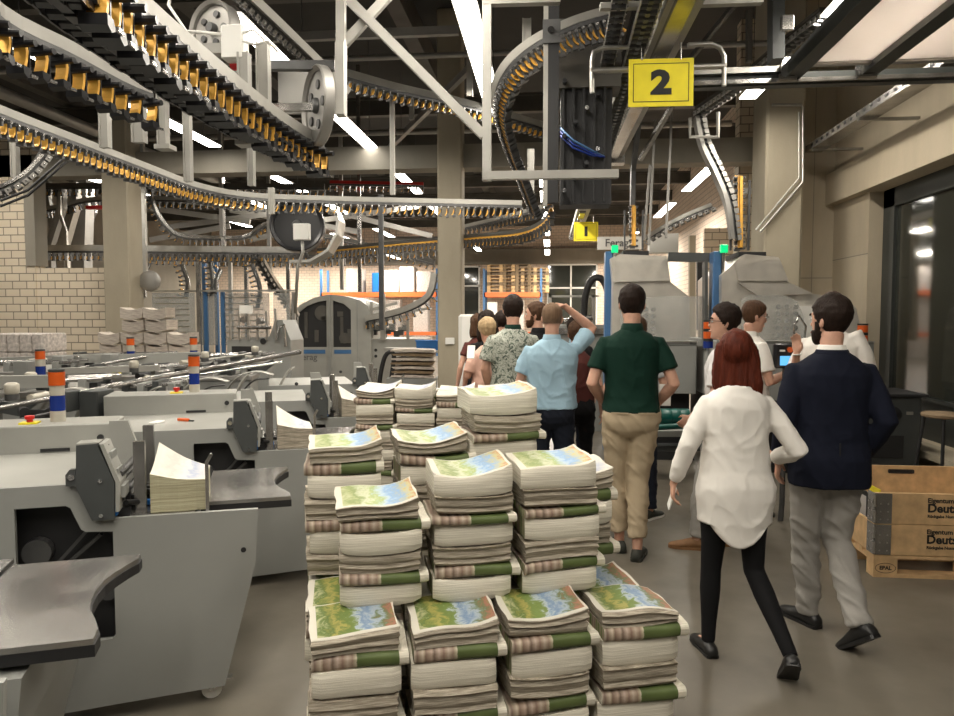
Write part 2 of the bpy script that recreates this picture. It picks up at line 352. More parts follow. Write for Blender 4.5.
def hand(mb, w, d, side, left, curl=.35, s=1., fr=.0086):
    d = V(d).normalized(); side = V(side); side = (side - d * side.dot(d)).normalized(); n = d.cross(side) if left else side.cross(d); w = V(w)
    P = [w - d * .02 * s, w + d * .01 * s, w + d * .045 * s, w + d * .08 * s, w + d * .092 * s]
    mb.tube(P, [(.024 * s, .018 * s), (.026 * s, .017 * s), (.038 * s, .016 * s), (.041 * s, .014 * s), (.036 * s, .010 * s)], 12, up=n)
    for i, (off, L) in enumerate([(.030, .072), (.010, .080), (-.010, .074), (-.029, .058)]):
        p = w + d * (.080 - .004 * abs(i - 1)) * s + side * off * s; pts = [p - d * .02 * s, p]; a = curl * .6 + .05 * i
        for q in (.45, .32, .27):
            dd = d * math.cos(a) + n * math.sin(a) + side * (.10 - .07 * i) * .5; p = p + dd * L * q * s; pts.append(p); a += curl * .9
        mb.tube(pts, [fr * s, fr * s * 1.05, fr * s, fr * s * .92, fr * s * .78], 8)
    b = w + d * .022 * s + side * .024 * s; t1 = b + (d * .62 + side * .62 + n * .35) * .040 * s; t2 = t1 + (d * .85 + side * .2 + n * .45) * .030 * s; t3 = t2 + (d * .9 + n * .45) * .022 * s
    mb.tube([b - d * .01 * s, b, t1, t2, t3], [.011 * s, .014 * s, .011 * s, .0098 * s, .0078 * s], 8)
def person(label, px, d, H, rz, P, vx=.009, loc=None):
    """P: pose and outfit; joints in the figure's own frame (x right, y the way it faces), for a height of 1.78"""
    S = H / 1.78; fem = P.get('fem'); base = PD(px, 318, d)
    T = thing('person', label, 'person', (base.x, base.y, 0), rz); K = Matrix.Diagonal((S, S, S, 1))
    lean = P.get('lean', 0.); sway = P.get('sway', 0.)
    sh = .150 if fem else .174; hp = .088
    def L(p): p = V(p); q = max(0, p.z - .95); return V((p.x + sway * q, p.y + lean * q, p.z))
    J = dict(ls=(-sh, 0, 1.405), rs=(sh, 0, 1.405), le=(-.25, -.02, 1.15), re=(.25, -.02, 1.15), lw=(-.27, .04, .89), rw=(.27, .04, .89), lh=(-hp, 0, .92), rh=(hp, 0, .92), lk=(-.10, .02, .49), rk=(.10, .02, .49), la=(-.10, -.02, .085), ra=(.10, -.02, .085))
    J.update({k: v for k, v in P.items() if k in J}); J = {k: V(v) for k, v in J.items()}
    hc = L((0, .02, 1.655)); 
    HM = Matrix.Translation(hc) @ Matrix.Rotation(P.get('yaw', 0), 4, 'Z') @ Matrix.Rotation(P.get('pitch', 0), 4, 'X') @ Matrix.Rotation(P.get('roll', 0), 4, 'Y')
    # torso rings: z, half width, half depth, centre y
    tr = [(.84, .13, .09, 0), (.90, .165, .112, -.012), (.96, .172, .118, -.012), (1.04, .150, .105, 0), (1.12, .138, .098, 0), (1.22, .152, .108, .004), (1.32, .170, .116, .004), (1.39, .170, .106, -.004), (1.43, .150, .090, -.008), (1.465, .105, .070, -.012), (1.495, .065, .057, -.012), (1.53, .052, .054, -.006), (1.60, .050, .054, 0)]
    if fem: tr = [(z, w * (.88 if z > 1.2 else .82 if 1.03 < z < 1.2 else 1.), dd * .92, c) for z, w, dd, c in tr]
    bulk = P.get('bulk', 1.)
    tl = P.get('slim', 1.0); lf = .80 if tl < .9 else 1.
    B = MB()
    def rings(rows, grow=0, shape=None):
        return [[(L(p)) for p in sel(0, c, z, w * (bulk if 1.0 < z < 1.43 else 1) + grow, dd * (bulk if z < 1.43 else 1) + grow)] for z, w, dd, c in rows]
    B.rings(rings(tr))
    for s_, sx in (('l', -1), ('r', 1)):
        a, e, w_ = L(J[s_ + 's']), L(J[s_ + 'e']), L(J[s_ + 'w'])
        if P.get('abs_' + s_): e, w_ = J[s_ + 'e'], J[s_ + 'w']
        J[s_ + 'S'], J[s_ + 'E'], J[s_ + 'W'] = a, e, w_
        in_ = L((sx * .09, 0, 1.41)); k = .85 if fem else 1
        B.tube([in_, a, a.lerp(e, .35), a.lerp(e, .8), e, e.lerp(w_, .25), e.lerp(w_, .7), w_, w_ + (w_ - e).normalized() * .015], [.038 * k, .041 * k, .043 * k, .040 * k, .040 * k, .041 * k, .031 * k, .025 * k, .023 * k], 12)
        dflt = (w_ - e).normalized(); side = V(P.get('side_' + s_, (0, 1, 0)))
        hand(B, w_, P.get('hd_' + s_, dflt), side, s_ == 'l', P.get('curl_' + s_, .45), .92 if fem else 1.0, max(.0086, vx * .95))
        h_, kn, an = J[s_ + 'h'], J[s_ + 'k'], J[s_ + 'a']
        B.tube([h_ + V((0, 0, .04)), h_, h_.lerp(kn, .5), kn, kn.lerp(an, .3), kn.lerp(an, .8), an, an - V((0, 0, .03))], [q * lf for q in (.08, .086, .070, .052, .054, .038, .034, .032)], 12)
        # foot core inside the shoe
        fh = P.get('fh_' + s_, 0.); fp = P.get('fp_' + s_, 0.)
        FM = Matrix.Translation(an) @ Matrix.Rotation(fh, 4, 'Z') @ Matrix.Rotation(fp, 4, 'X')
        J['F' + s_] = FM
        B.tube([FM @ V((0, -.04, -.04)), FM @ V((0, .05, -.045)), FM @ V((0, .13, -.06))], [.025, .028, .020], 8)
    # head with face
    B.rings([[HM @ V((r_ * math.cos(2 * PI * k / 24), yc + dp * math.sin(2 * PI * k / 24), z)) for k in range(24)] for z, r_, yc, dp in HEAD])
    B.tube([L((0, -.012, 1.47)), L((0, -.006, 1.53)), HM @ V((0, -.02, -.06))], [.06 if not fem else .05, .055 if not fem else .046, .055 if not fem else .046], 14)
    B.rings([[HM @ V(p) for p in q] for q in ([(-.008, .088, .026), (.008, .088, .026), (.007, .075, .03), (-.007, .075, .03)], [(-.010, .104, .002), (.010, .104, .002), (.012, .08, .008), (-.012, .08, .008)], [(-.015, .112, -.020), (.015, .112, -.020), (.018, .08, -.018), (-.018, .08, -.018)], [(-.011, .100, -.030), (.011, .100, -.030), (.015, .08, -.032), (-.015, .08, -.032)])])
    for sx in (-1, 1): B.ell(HM @ V((sx * .078, -.012, -.005)), .009, .019, .031, 10, 8, (HM.to_3x3() @ Matrix.Rotation(sx * .3, 3, 'Z')))
    B.ell(HM @ V((0, .088, -.056)), .024, .012, .010, 10, 6, HM.to_3x3()); B.ell(HM @ V((0, .078, -.098)), .022, .016, .016, 10, 6, HM.to_3x3()); B.ell(HM @ V((0, .082, .038)), .046, .012, .010, 12, 6, HM.to_3x3())
    B.xf(K); vox(B, vx, 'body', 'skin', T, 3)
    E = MB(); E2 = MB()
    for sx in (-1, 1): E.ell(HM @ V((sx * .031, .083, .014)), .012, .010, .008, 10, 6, HM.to_3x3()); E2.ell(HM @ V((sx * .031, .0915, .014)), .0055, .003, .0055, 8, 6, HM.to_3x3())
    if P.get('face'):
        E.xf(K).build('eyes', 'eye', T, True); E2.xf(K).build('pupils', 'ink', T, True)
        MB().tube([HM @ V((-.024, .092, -.057)), HM @ V((0, .101, -.055)), HM @ V((.024, .092, -.057))], .0045, 8).xf(K).build('mouth', 'lip', T, True)
        b = MB()
        for sx in (-1, 1): b.tube([HM @ V((sx * .016, .094, .034)), HM @ V((sx * .034, .091, .040)), HM @ V((sx * .05, .080, .034))], .005, 6)
        b.xf(K).build('eyebrows', P['hair'], T, True)
    # hair
    hair = P.get('hair'); nv = P.get('vol', .012)
    def hl(y, x):
        f = P.get('nape', -.080)
        if y < -.03: return f
        if y < .02: return f + (y + .03) / .05 * (-.005 - f)
        if y < .066: return -.005 + (y - .02) / .046 * .075
        return .07 + P.get('recede', 0.)
    G = MB(); n, m_ = 44, 40; rs = []
    for i in range(m_ + 1):
        z = -.10 + .2235 * (i / m_); r_, yc, dp = hrow(min(z, .1215)); ring = []
        for k in range(n):
            a = 2 * PI * k / n; p = V((r_ * math.cos(a), yc + dp * math.sin(a), z)); t = max(0, min(1, (z - hl(p.y, p.x)) / .016)); t = t * t * (3 - 2 * t)
            q_ = max(0, min(1, (z + .07) / .11)); g = .003 + nv * q_ + (.002 + .35 * nv) * noise.noise(V((p.x * 48, p.y * 48, p.z * 30)))
            c = V((0, yc, .0)); dd = (p - c).normalized()
            p = p + dd * (g * t - .012 * (1 - t)); 
            if t > .5 and z > .08: p.z += P.get('top', .004) * (z - .08) / .04
            ring.append(HM @ p)
        rs.append(ring)
    G.rings(rs); G.xf(K).build('hair', hair, T, True)
    if P.get('beard'):
        G = MB(); rs = []
        for i in range(21):
            z = -.118 + .118 * i / 20; r_, yc, dp = hrow(z); ring = []
            for k in range(36):
                a = 2 * PI * k / 36; p = V((r_ * math.cos(a), yc + dp * math.sin(a), z)); t = 1 if p.y > -.0 else 0
                if p.y > .045 and z > -.045: t = 0
                if abs(p.x) < .025 and -.066 < z < -.048 and p.y > .05: t = 0
                ring.append(HM @ (p + V((p.x, p.y - yc, -.02)).normalized() * (.006 * t - .01 * (1 - t))))
            rs.append(ring)
        G.rings(rs); G.xf(K).build('beard', P['hair'], T, True)
    if P.get('long'):
        G = MB(); ln = P['long']; dx = P.get('hdx', 0)
        G.ell(HM @ V((0, -.020, .030)), .090, .108, .105, 20, 12, HM.to_3x3())
        c = lambda x, y, z: HM @ V((x, y, z))
        for a in (-.066, -.04, -.013, .013, .04, .066):
            z2 = -ln + .05 * abs(a) / .066 + .02 * math.sin(a * 200); wd = 1 + P.get('flare', .25)
            G.tube([c(a * .8, -.035, .05), c(a * 1.12, -.070 + abs(a) * .5, -.02), c(a * 1.42, -.080 + abs(a) * .6, -.09), c(a * 1.5 + dx * .3, -.085 + abs(a) * .5, -.15), c(a * 1.25 + dx * .8, -.085 + abs(a) * .5, -.10 + (z2 + .10) * .6), c(a * .75 + dx * 1.6, -.092 + abs(a) * .3, z2)], [(.034, .05), (.036, .042), (.034, .034), (.032, .028), (.026, .02), (.008, .008)], 10)
        if P.get('lock'): G.tube([c(.082, .0, .03), c(.092, -.01, -.05), c(.098, -.03, -.14), c(.105, -.04, -.22), c(.12, -.03, -ln - .04)], [(.028, .035), (.028, .03), (.026, .026), (.022, .02), (.008, .008)], 10); G.tube([c(-.082, .0, .03), c(-.086, -.01, -.05), c(-.085, -.03, -.12), c(-.075, -.05, -.19)], [(.026, .035), (.028, .03), (.024, .026), (.008, .008)], 10)
        G.xf(K); inv = (K @ HM).inverted()
        def strand(p):
            q = inv @ p; ang = math.atan2(q.x, -q.y); return .009 * noise.noise(V((ang * 6 + q.z * 3, q.z * 7, 1))) + .004 * noise.noise(V((ang * 26, q.z * 7, 4)))
        vox(G, max(.006, vx * .8), 'long_hair', hair, T, 14, strand)
    if P.get('glasses'):
        g = MB()
        for sx in (-1, 1): g.tube([HM @ V((sx * .031 + .021 * math.cos(a * PI / 6), .102, .012 + .015 * math.sin(a * PI / 6))) for a in range(13)], .0022, 6); g.tube([HM @ V((sx * .052, .100, .018)), HM @ V((sx * .078, .04, .016)), HM @ V((sx * .080, -.01, .010))], .0022, 6)
        g.tube([HM @ V((-.010, .104, .014)), HM @ V((.010, .104, .014))], .002, 6); g.xf(K).build('glasses', 'chrome' if P['glasses'] == 2 else 'black', T)
    # trousers
    tm = P.get('trousers', 'jeans'); tl = P.get('slim', 1.0)
    G = MB(); G.rings(rings([(.80, .10, .07, 0), (.85, .155, .108, -.012), (.90, .176, .122, -.016), (.96, .180, .124, -.014), (1.02, .166, .114, -.004), (1.055, .160, .110, 0)], .008 * tl))
    for s_, sx in (('l', -1), ('r', 1)):
        h_, kn, an = J[s_ + 'h'], J[s_ + 'k'], J[s_ + 'a']; e = an + (kn - an).normalized() * P.get('ankle', .015)
        G.tube([h_ + V((0, 0, .05)), h_, h_.lerp(kn, .3), h_.lerp(kn, .65), kn, kn.lerp(e, .3), kn.lerp(e, .7), e], ([v * tl + .003 for v in (.086, .098, .092, .078, .068, .068, .060, .056)] if tl > .9 else [.086, .094, .086, .066, .056, .056, .043, .037]), 14)
        G.ell(V((sx * .072, -.062, .915)), .085, .072, .085, 14, 10)
    G.xf(K); wa = P.get('wr', .010)
    def wrk(p):
        lo = max(0, 1 - p.z / (.55 * S)); rr = max(0, 1 - abs(noise.noise(V((p.x * 6 + p.z * 3, p.y * 6, p.z * 10 + p.x * 8)))) * 3) ** 2; return wa * .7 * (rr - .2) + wa * .55 * noise.noise(V((p.x * 7, p.y * 7, p.z * 16))) + wa * (.2 + .5 * lo) * noise.noise(V((p.x * 9 + 3, p.y * 9 + p.z * 6, p.z * 24 + p.x * 12)))
    vox(G, max(vx * 1.2, .009), 'trousers', tm, T, 5, wrk if tl > .8 else None)
    if P.get('belt'):
        G = MB(); G.rings([[q for q in r] for r in rings([(1.015, .170, .118, -.002), (1.018, .176, .124, -.002), (1.048, .173, .121, 0), (1.051, .167, .115, 0)], .008)]); G.xf(K).build('belt', P['belt'], T, SM)
    if P.get('pockets'):
        for sx in (-1, 1):
            MB().box(-.055, .055, -.003, .003, -.004, .004).xf(K @ Matrix.Translation((sx * .085, -.14, .965)) @ Matrix.Rotation(sx * .2, 4, 'Z')).build('pocket_seam', tm, T)
    # shoes
    for s_ in 'lr':
        FM = J['F' + s_]; st = [(-.078, .020, .045), (-.070, .031, .066), (-.04, .037, .088), (.0, .038, .098), (.05, .042, .078), (.10, .048, .060), (.15, .046, .048), (.185, .034, .038), (.200, .014, .026)]
        if P.get('low'): st = [(a, b, c_ * .82) for a, b, c_ in st]
        rs = [[FM @ V((hw * math.cos(2 * PI * k / 16), y, -.085 + max(.006, h_ * .5 + h_ * .5 * math.sin(2 * PI * k / 16)))) for k in range(16)] for y, hw, h_ in st]
        MB().rings(rs).xf(K).build('shoe', P.get('shoes', 'leather_black'), T, True)
        ol = [(b * 1.06, a) for a, b, _ in st] + [(-b * 1.06, a) for a, b, _ in reversed(st)]
        MB().prism(ol, -.085, -.068, 'z').xf(K @ FM).build('sole', P.get('sole', 'leather_black'), T)
    # top garment
    ty = P.get('top_kind', 'tee'); m = P['shirt']; hem = P.get('hem', .98); G = MB()
    rows = [(z, w, dd, c) for z, w, dd, c in [(.70, .170, .125, 0), (.80, .178, .128, -.005), (.90, .186, .132, -.012), (.96, .184, .130, -.012), (1.04, .170, .122, 0), (1.12, .162, .118, 0), (1.22, .168, .122, .004), (1.32, .180, .126, .004), (1.385, .176, .116, -.004), (1.43, .156, .098, -.008), (1.467, .112, .078, -.012)] if z > hem - .001]
    if rows[0][0] > hem + .02: rows = [(hem, rows[0][1] * .99, rows[0][2] * .99, rows[0][3])] + rows
    if fem: rows = [(z, w * (.88 if z > 1.2 else .97 if z > 1.03 else 1.0), dd * .95, c) for z, w, dd, c in rows]
    ex = P.get('loose', .006)
    G.rings(rings(rows + [(1.49, .072, .064, -.014), (1.50, .060, .058, -.012)], ex))
    full = P.get('sleeve', .62)
    for s_, sx in (('l', -1), ('r', 1)):
        a, e, w_ = J[s_ + 'S'], J[s_ + 'E'], J[s_ + 'W']; in_ = L((sx * .08, 0, 1.405)); k = (.86 if fem else 1.0); q = ex * 1.0
        if full <= 1: pts = [in_, a, a.lerp(e, full * .5), a.lerp(e, full)]; rd = [.054, .055, .055 + q, .058 + q]
        else: pts = [in_, a, a.lerp(e, .5), e, e.lerp(w_, .35), e.lerp(w_, .75), e.lerp(w_, full - 1)]; rd = [.054, .055, .050 + q * .8, .047 + q * .8, .044 + q * .7, .038 + q * .6, P.get('cuff', .036) + q * .1]
        if P.get('nosleeve'): continue
        G.tube(pts, [r_ * k for r_ in rd], 14)
    G.xf(K); amp = P.get('fold', .006)
    def fold(p):
        r1 = 1 - abs(noise.noise(V((p.x * 5 + p.z * 3.5, p.y * 5, p.z * 5 - abs(p.x) * 6)))) * 2.6; r2 = 1 - abs(noise.noise(V((p.x * 9 + 7 - p.z * 5, p.y * 8, p.z * 8 + p.x * 7)))) * 3; return amp * (.9 * max(0, r1) ** 2 + .5 * max(0, r2) ** 2 - .35) + amp * .5 * noise.noise(V((p.x * 6, p.y * 6, p.z * 9)))
    hemc = P.get('hem_curve', 0)
    def pst(p):
        if hemc and p.z < (hem + .12) * S: x = min(1, abs(p.x) / (.17 * S)); p = V((p.x, p.y, p.z + hemc * x * x * (1 - (p.z / S - hem) / .12)))
        return p
    vox(G, max(vx, .008), {'jacket': 'jacket', 'blouse': 'blouse', 'polo': 'polo_shirt'}.get(ty, 'shirt'), m, T, 7, fold, pst if hemc else None)
    if ty in ('polo', 'jacket', 'shirt', 'blouse'):
        G = MB(); w0 = .060 if fem else .064
        rr = [(1.475, w0 + .020, w0 + .014, -.014), (1.50, w0 + .010, w0 + .008, -.014), (1.535, w0 + .001, w0 + .001, -.016), (1.537, w0 - .004, w0 - .003, -.016), (1.50, w0 - .0, w0 - .0, -.014)]
        G.rings([[L(q + V((0, 0, -.022 * max(0, (q.y) / .06)))) for q in sel(0, c, z, a, b, 24, 2)] for z, a, b, c in rr], cap=False); G.xf(K).build('collar', P.get('collar', m), T, True)
    if ty == 'jacket':
        G = MB(); G.rings([[L(q + V((0, 0, -.03 * max(0, q.y / .06)))) for q in sel(0, c, z, a, b, 24, 2)] for z, a, b, c in [(1.46, .100, .082, -.016), (1.49, .086, .076, -.016), (1.512, .076, .070, -.018), (1.512, .070, .066, -.018), (1.48, .07, .066, -.016)]], cap=False); G.xf(K).build('jacket_collar', m, T, True)
    if P.get('buttons'): pass
    return T, S, J, HM, K
W1 = person('woman with long auburn hair, white blouse and black trousers walking beside the navy blazer', 738, 3.42, 1.585, .02, dict(fem=1, hair='hair_red', long=.41, lock=1, flare=.60, hdx=.02, yaw=-.25, shirt='white_cloth', top_kind='blouse', hem=.64, hem_curve=.14, loose=.020, sleeve=1.93, cuff=.038, fold=.0055, le=(-.255, -.03, 1.17), lw=(-.315, .05, .945), re=(.31, -.06, 1.15), rw=(.25, .17, 1.07), trousers='blackc', slim=.72, shoes='leather_black', low=1, ankle=-.02,
    lk=(-.105, .05, .48), la=(-.115, .04, .085), rk=(.11, -.0, .49), ra=(.215, -.27, .155), fp_r=-.75, fh_r=-.15, fh_l=.15, curl_l=.55, side_l=(.2, 1, .2), hd_l=(-.03, .08, -1)), .006)
W2 = person('man in a navy blazer and light grey chinos walking away at the right', 832, 3.66, 1.755, .0, dict(face=1, beard=1, hair='hair_dark', vol=.013, top=.010, yaw=.55, shirt='navy', top_kind='jacket', collar='white_cloth', hem=.81, loose=.014, sleeve=1.95, cuff=.042, fold=.004, bulk=1.04, ls=(-.178, 0, 1.395), rs=(.182, 0, 1.395), le=(-.235, -.05, 1.15), lw=(-.225, .07, .905), re=(.245, -.09, 1.15), rw=(.185, .07, .93), trousers='grey_chino', slim=1.0, wr=.014, ankle=-.015, shoes='leather_black',
    lk=(-.075, .10, .49), la=(-.03, .14, .085), rk=(.075, .05, .50), ra=(.09, -.20, .15), fp_r=-.65, fh_r=.45, fh_l=.45, side_l=(.3, 1, 0), lean=.01, pockets=0), .0065)
MB().box(-.003, .003, -.002, .002, -.12, .12).xf(W2[4] @ Matrix.Translation((.0, -.152, .93))).build('vent_seam', 'black', W2[0])
W3 = person('man in a white shirt mostly hidden behind the navy blazer, raising his hand', 832, 5.6, 1.84, 2.65, dict(hair='hair_brown', shirt='white_cloth', top_kind='shirt', hem=.92, fold=.003, loose=.022, bulk=1.05, ls=(-.17, 0, 1.47), pitch=-.3, sleeve=.9, re=(.24, .10, 1.12), rw=(.195, .26, 1.335), hd_r=(0, .1, 1), side_r=(-1, .3, 0), curl_r=.25, trousers='jeans', le=(-.25, 0, 1.15), lw=(-.12, .2, 1.05)), .009)
MB().tube([W3[2]['rW'] * W3[1] + V((.030 * math.cos(k * PI / 8), .030 * math.sin(k * PI / 8), -.01)) for k in range(17)], .006, 6).build('wristband', 'white', W3[0], True)
W4 = person('man with glasses in a white shirt reaching for the control panel', 752, 6.0, 1.785, -1.40, dict(face=1, glasses=2, hair='hair_brown', vol=.010, recede=.012, pitch=-.22, shirt='white_cloth', top_kind='shirt', hem=.95, loose=.012, sleeve=.7, re=(.23, .05, 1.13), rw=(.12, .25, 1.20), side_r=(0, .2, 1), hd_r=(-.1, 1, .0), curl_r=.6, trousers='jeans'), .008)
W5 = person('dark-haired man in a white t-shirt looking left, behind the auburn-haired woman', 727, 5.05, 1.735, 1.05, dict(face=1, glasses=1, hair='hair_dark', vol=.016, top=.012, yaw=.35, shirt='tee', hem=.93, loose=.012, sleeve=.75, le=(-.24, .0, 1.14), lw=(-.20, .18, .98), trousers='grey_chino', shoes='leather_brown', sole='leather_brown', lk=(-.09, .12, .49), la=(-.10, .16, .085), fh_l=.35, fh_r=.3, ra=(.10, .05, .085)), .008)
W6 = person('man in a bottle green polo shirt and khaki trousers walking away', 632, 4.92, 1.87, .0, dict(hair='hair_dark', vol=.012, shirt='green_polo', top_kind='polo', hem=.955, loose=.008, sleeve=.66, fold=.005, bulk=1.0, le=(-.255, -.05, 1.15), lw=(-.17, .13, 1.00), re=(.265, -.05, 1.15), rw=(.17, .13, .98), curl_l=.7, curl_r=.7, trousers='khaki', slim=1.02, wr=.012, pockets=1, shoes='olive_shoe', sole='olive_shoe', low=1, ankle=.05, lk=(-.085, .10, .50), la=(-.055, .10, .09), rk=(.055, .04, .49), ra=(.045, -.06, .085), fh_l=.15, fh_r=-.25), .0075)
W7 = person('person in dark jeans almost hidden in front of the green polo shirt, holding papers', 637, 5.85, 1.66, -.1, dict(hair='hair_brown', shirt='grey_tee', sleeve=.6, re=(.25, .0, 1.16), rw=(.20, .16, 1.0), trousers='jeans', shoes='olive_shoe', sole='white', fh_r=-.6, ra=(.13, 0, .085), rk=(.12, .02, .49)), .010)
o = MB().bbox(-.045, .045, -.004, .004, -.07, .10, .003).build('leaflet', 'white', loc=PD(665, 397, 5.65)); tag(o, 'pale folded leaflet held beside the green polo shirt', 'leaflet')
W8 = person('man in a light blue polo shirt scratching the top of his head', 552, 5.6, 1.765, .0, dict(hair='hair_fair', vol=.004, top=0, nape=-.045, shirt='blue_polo', top_kind='polo', hem=.955, loose=.016, sleeve=.72, fold=.008, bulk=1.08, ls=(-.180, 0, 1.395), rs=(.185, .02, 1.425), re=(.325, .17, 1.575), rw=(.105, .09, 1.755), abs_r=1, hd_r=(-1, -.25, .22), side_r=(0, -1, .2), curl_r=.5, le=(-.25, .0, 1.16), lw=(-.16, .20, 1.06), trousers='jeans', slim=1.0), .0075)
W9 = person('man in a grey floral short-sleeved shirt seen from behind', 513, 6.4, 1.845, .05, dict(hair='hair_dark', vol=.014, top=.006, shirt='floral', top_kind='polo', collar='green_polo', hem=.90, loose=.018, sleeve=.75, bulk=1.02, le=(-.24, -.02, 1.16), lw=(-.20, .10, .93), trousers='blackc'), .009)
W10 = person('bearded man in black looking left between the floral and the light blue shirts', 537, 7.2, 1.80, .9, dict(face=1, beard=1, hair='hair_brown', vol=.014, yaw=.5, shirt='blackc', top_kind='polo', sleeve=.7, trousers='jeans'), .010)
W11 = person('woman with long black hair in a dark top left of the floral shirt', 487, 7.25, 1.72, .55, dict(fem=1, hair='hair_dark', long=.34, shirt='blackc', sleeve=.35, le=(-.24, -.02, 1.18), lw=(-.22, .1, .95), trousers='blackc', slim=.8), .010)
W12 = person('blond person in a pale pink top looking at a phone', 488, 6.95, 1.64, .5, dict(fem=1, hair='hair_blond', vol=.02, nape=-.08, shirt='pink', sleeve=.8, hem=.92, loose=.02, le=(-.22, .02, 1.18), lw=(-.10, .24, 1.24), hd_l=(.2, .9, .25), trousers='blackc', pitch=-.3), .010)
o = MB().bbox(-.035, .035, -.005, .005, -.07, .07, .004).xf(Matrix.Rotation(-.6, 4, 'X')).build('phone', 'white', loc=PD(471, 352, 6.55)); tag(o, 'white phone held by the person in pink', 'phone')
W13 = person('dark-haired person half hidden behind the man in the floral shirt', 502, 8.0, 1.72, .3, dict(hair='hair_dark', shirt='blackc', sleeve=.6), .012)
W14 = person('fair-haired person at the far left of the group beside the white paper reel', 478, 8.3, 1.69, .6, dict(fem=1, hair='hair_brown', long=.16, shirt='wine', sleeve=.5, trousers='blackc', slim=.85), .012)
W15 = person('person in dark red between the light blue and green polo shirts, one bare arm showing', 577, 6.25, 1.62, -.05, dict(fem=1, hair='hair_brown', shirt='wine', sleeve=.3, re=(.22, -.02, 1.17), rw=(.24, .03, .91), trousers='blackc', slim=.85), .009)
W16 = person('man in black with a blue collar standing just behind the light blue polo shirt', 575, 7.6, 1.66, .4, dict(hair='hair_dark', shirt='blackc', top_kind='polo', collar='blue_polo', sleeve=.6), .012)
# phone in the woman's hand
w = W1[2]['lW'] * W1[1]; q = W1[0].matrix_basis @ (w + V((-.0, .035, -.075))); o = MB().bbox(-.004, .004, -.034, .034, -.06, .06, .003).build('phone', 'white', loc=q); o.rotation_euler = (.2, .25, 0); tag(o, 'white phone in the left hand of the woman in the white blouse', 'phone')
# ---------------------------------------------------------------- the hall
XR = 3.9; YB = 33.0; ZC = 6.2; XL = -16.0
struct('floor', MB().box(XL, XR + .4, -3, YB, -.1, 0), 'floor')
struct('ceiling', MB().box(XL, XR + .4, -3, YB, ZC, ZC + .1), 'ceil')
struct('wall_back', MB().box(XL, XR + .4, YB, YB + .2, 0, ZC), 'brick_far')
# left brick wall facing the camera: full height at far left, lower stretch up to the pillar with an opening above
YW = 11.0
w = MB(); w.box(XL, PY(33, 200, YW).x, YW, YW + .24, 0, PY(0, 190, YW).z + .9); w.box(PY(33, 200, YW).x, PY(110, 200, YW).x, YW + .02, YW + .24, 0, PY(60, 268, YW).z)
struct('wall_left', w, 'brick')
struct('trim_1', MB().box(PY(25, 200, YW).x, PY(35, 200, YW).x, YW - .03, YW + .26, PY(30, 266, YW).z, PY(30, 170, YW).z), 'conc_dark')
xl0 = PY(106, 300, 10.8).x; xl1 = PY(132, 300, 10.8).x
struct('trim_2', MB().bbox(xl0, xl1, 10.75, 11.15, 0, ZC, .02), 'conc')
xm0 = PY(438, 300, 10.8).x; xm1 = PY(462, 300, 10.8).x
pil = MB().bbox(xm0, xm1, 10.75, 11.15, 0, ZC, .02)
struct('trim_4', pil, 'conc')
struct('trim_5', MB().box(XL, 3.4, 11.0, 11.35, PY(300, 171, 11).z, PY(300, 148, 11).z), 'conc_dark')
# right: cross wall with pillar, side wall with window recess
YC = PX(833, 250, XR).y; YP = PX(868, 250, XR).y
struct('wall_right', MB().box(3.28, XR + .4, YC, YC + .3, 0, ZC), 'conc_wall')
xr0 = PY(764, 200, 9.6).x; xr1 = PY(802, 200, 9.6).x
struct('trim_6', MB().bbox(xr0, xr1, 9.55, 10.2, 0, ZC, .03), 'conc')
xb0 = PY(738, 200, 11.6).x
struct('trim_7', MB().box(xb0, xr1, 11.6, 11.85, 0, ZC), 'brick')
struct('wall_left_far', MB().box(XL - .3, XL, -4, YB, 0, ZC), 'conc_dark')
struct('wall_right_far', MB().box(XR, XR + .4, YC + .3, YB, 0, ZC), 'brick_far')
struct('wall_side', MB().box(XR, XR + .3, YP, YC, 0, 3.2).box(XR, XR + .3, -3, YC, 3.62, ZC).box(XR, XR + .3, -3, YP, 0, .34), 'conc_wall')
struct('trim_8', MB().box(XR - .12, XR + .3, -3, YC, 3.2, 3.62), 'conc_wall')
# the big window
win = MB(); y0, y1, z0, z1 = -3, YP - .02, .34, 3.2; X = XR + .16
win.box(X, X + .1, y1 - .28, y1, z0, z1).box(X, X + .1, y0, y1, z1 - .22, z1).box(X, X + .1, y0, y1, z0, z0 + .42).box(X, X + .1, 2.4, 2.6, z0, z1)
win.box(X - .03, X + .02, y0, y1 - .25, .75, .79)
struct('window_1', win, 'frame_dark')
o = MB().box(X + .04, X + .06, y0, y1 - .2, .7, 3.05).build('window_pane', 'glass_dark', None); tag(o, kind='structure'); o.name = 'window_2'
struct('wall_outside', MB().box(X + .5, X + .55, -3, 14, 0, 4.5), 'hole')
struct('trim_9', MB().box(XR - .3, XR, -3, YP, .30, .36), 'conc')
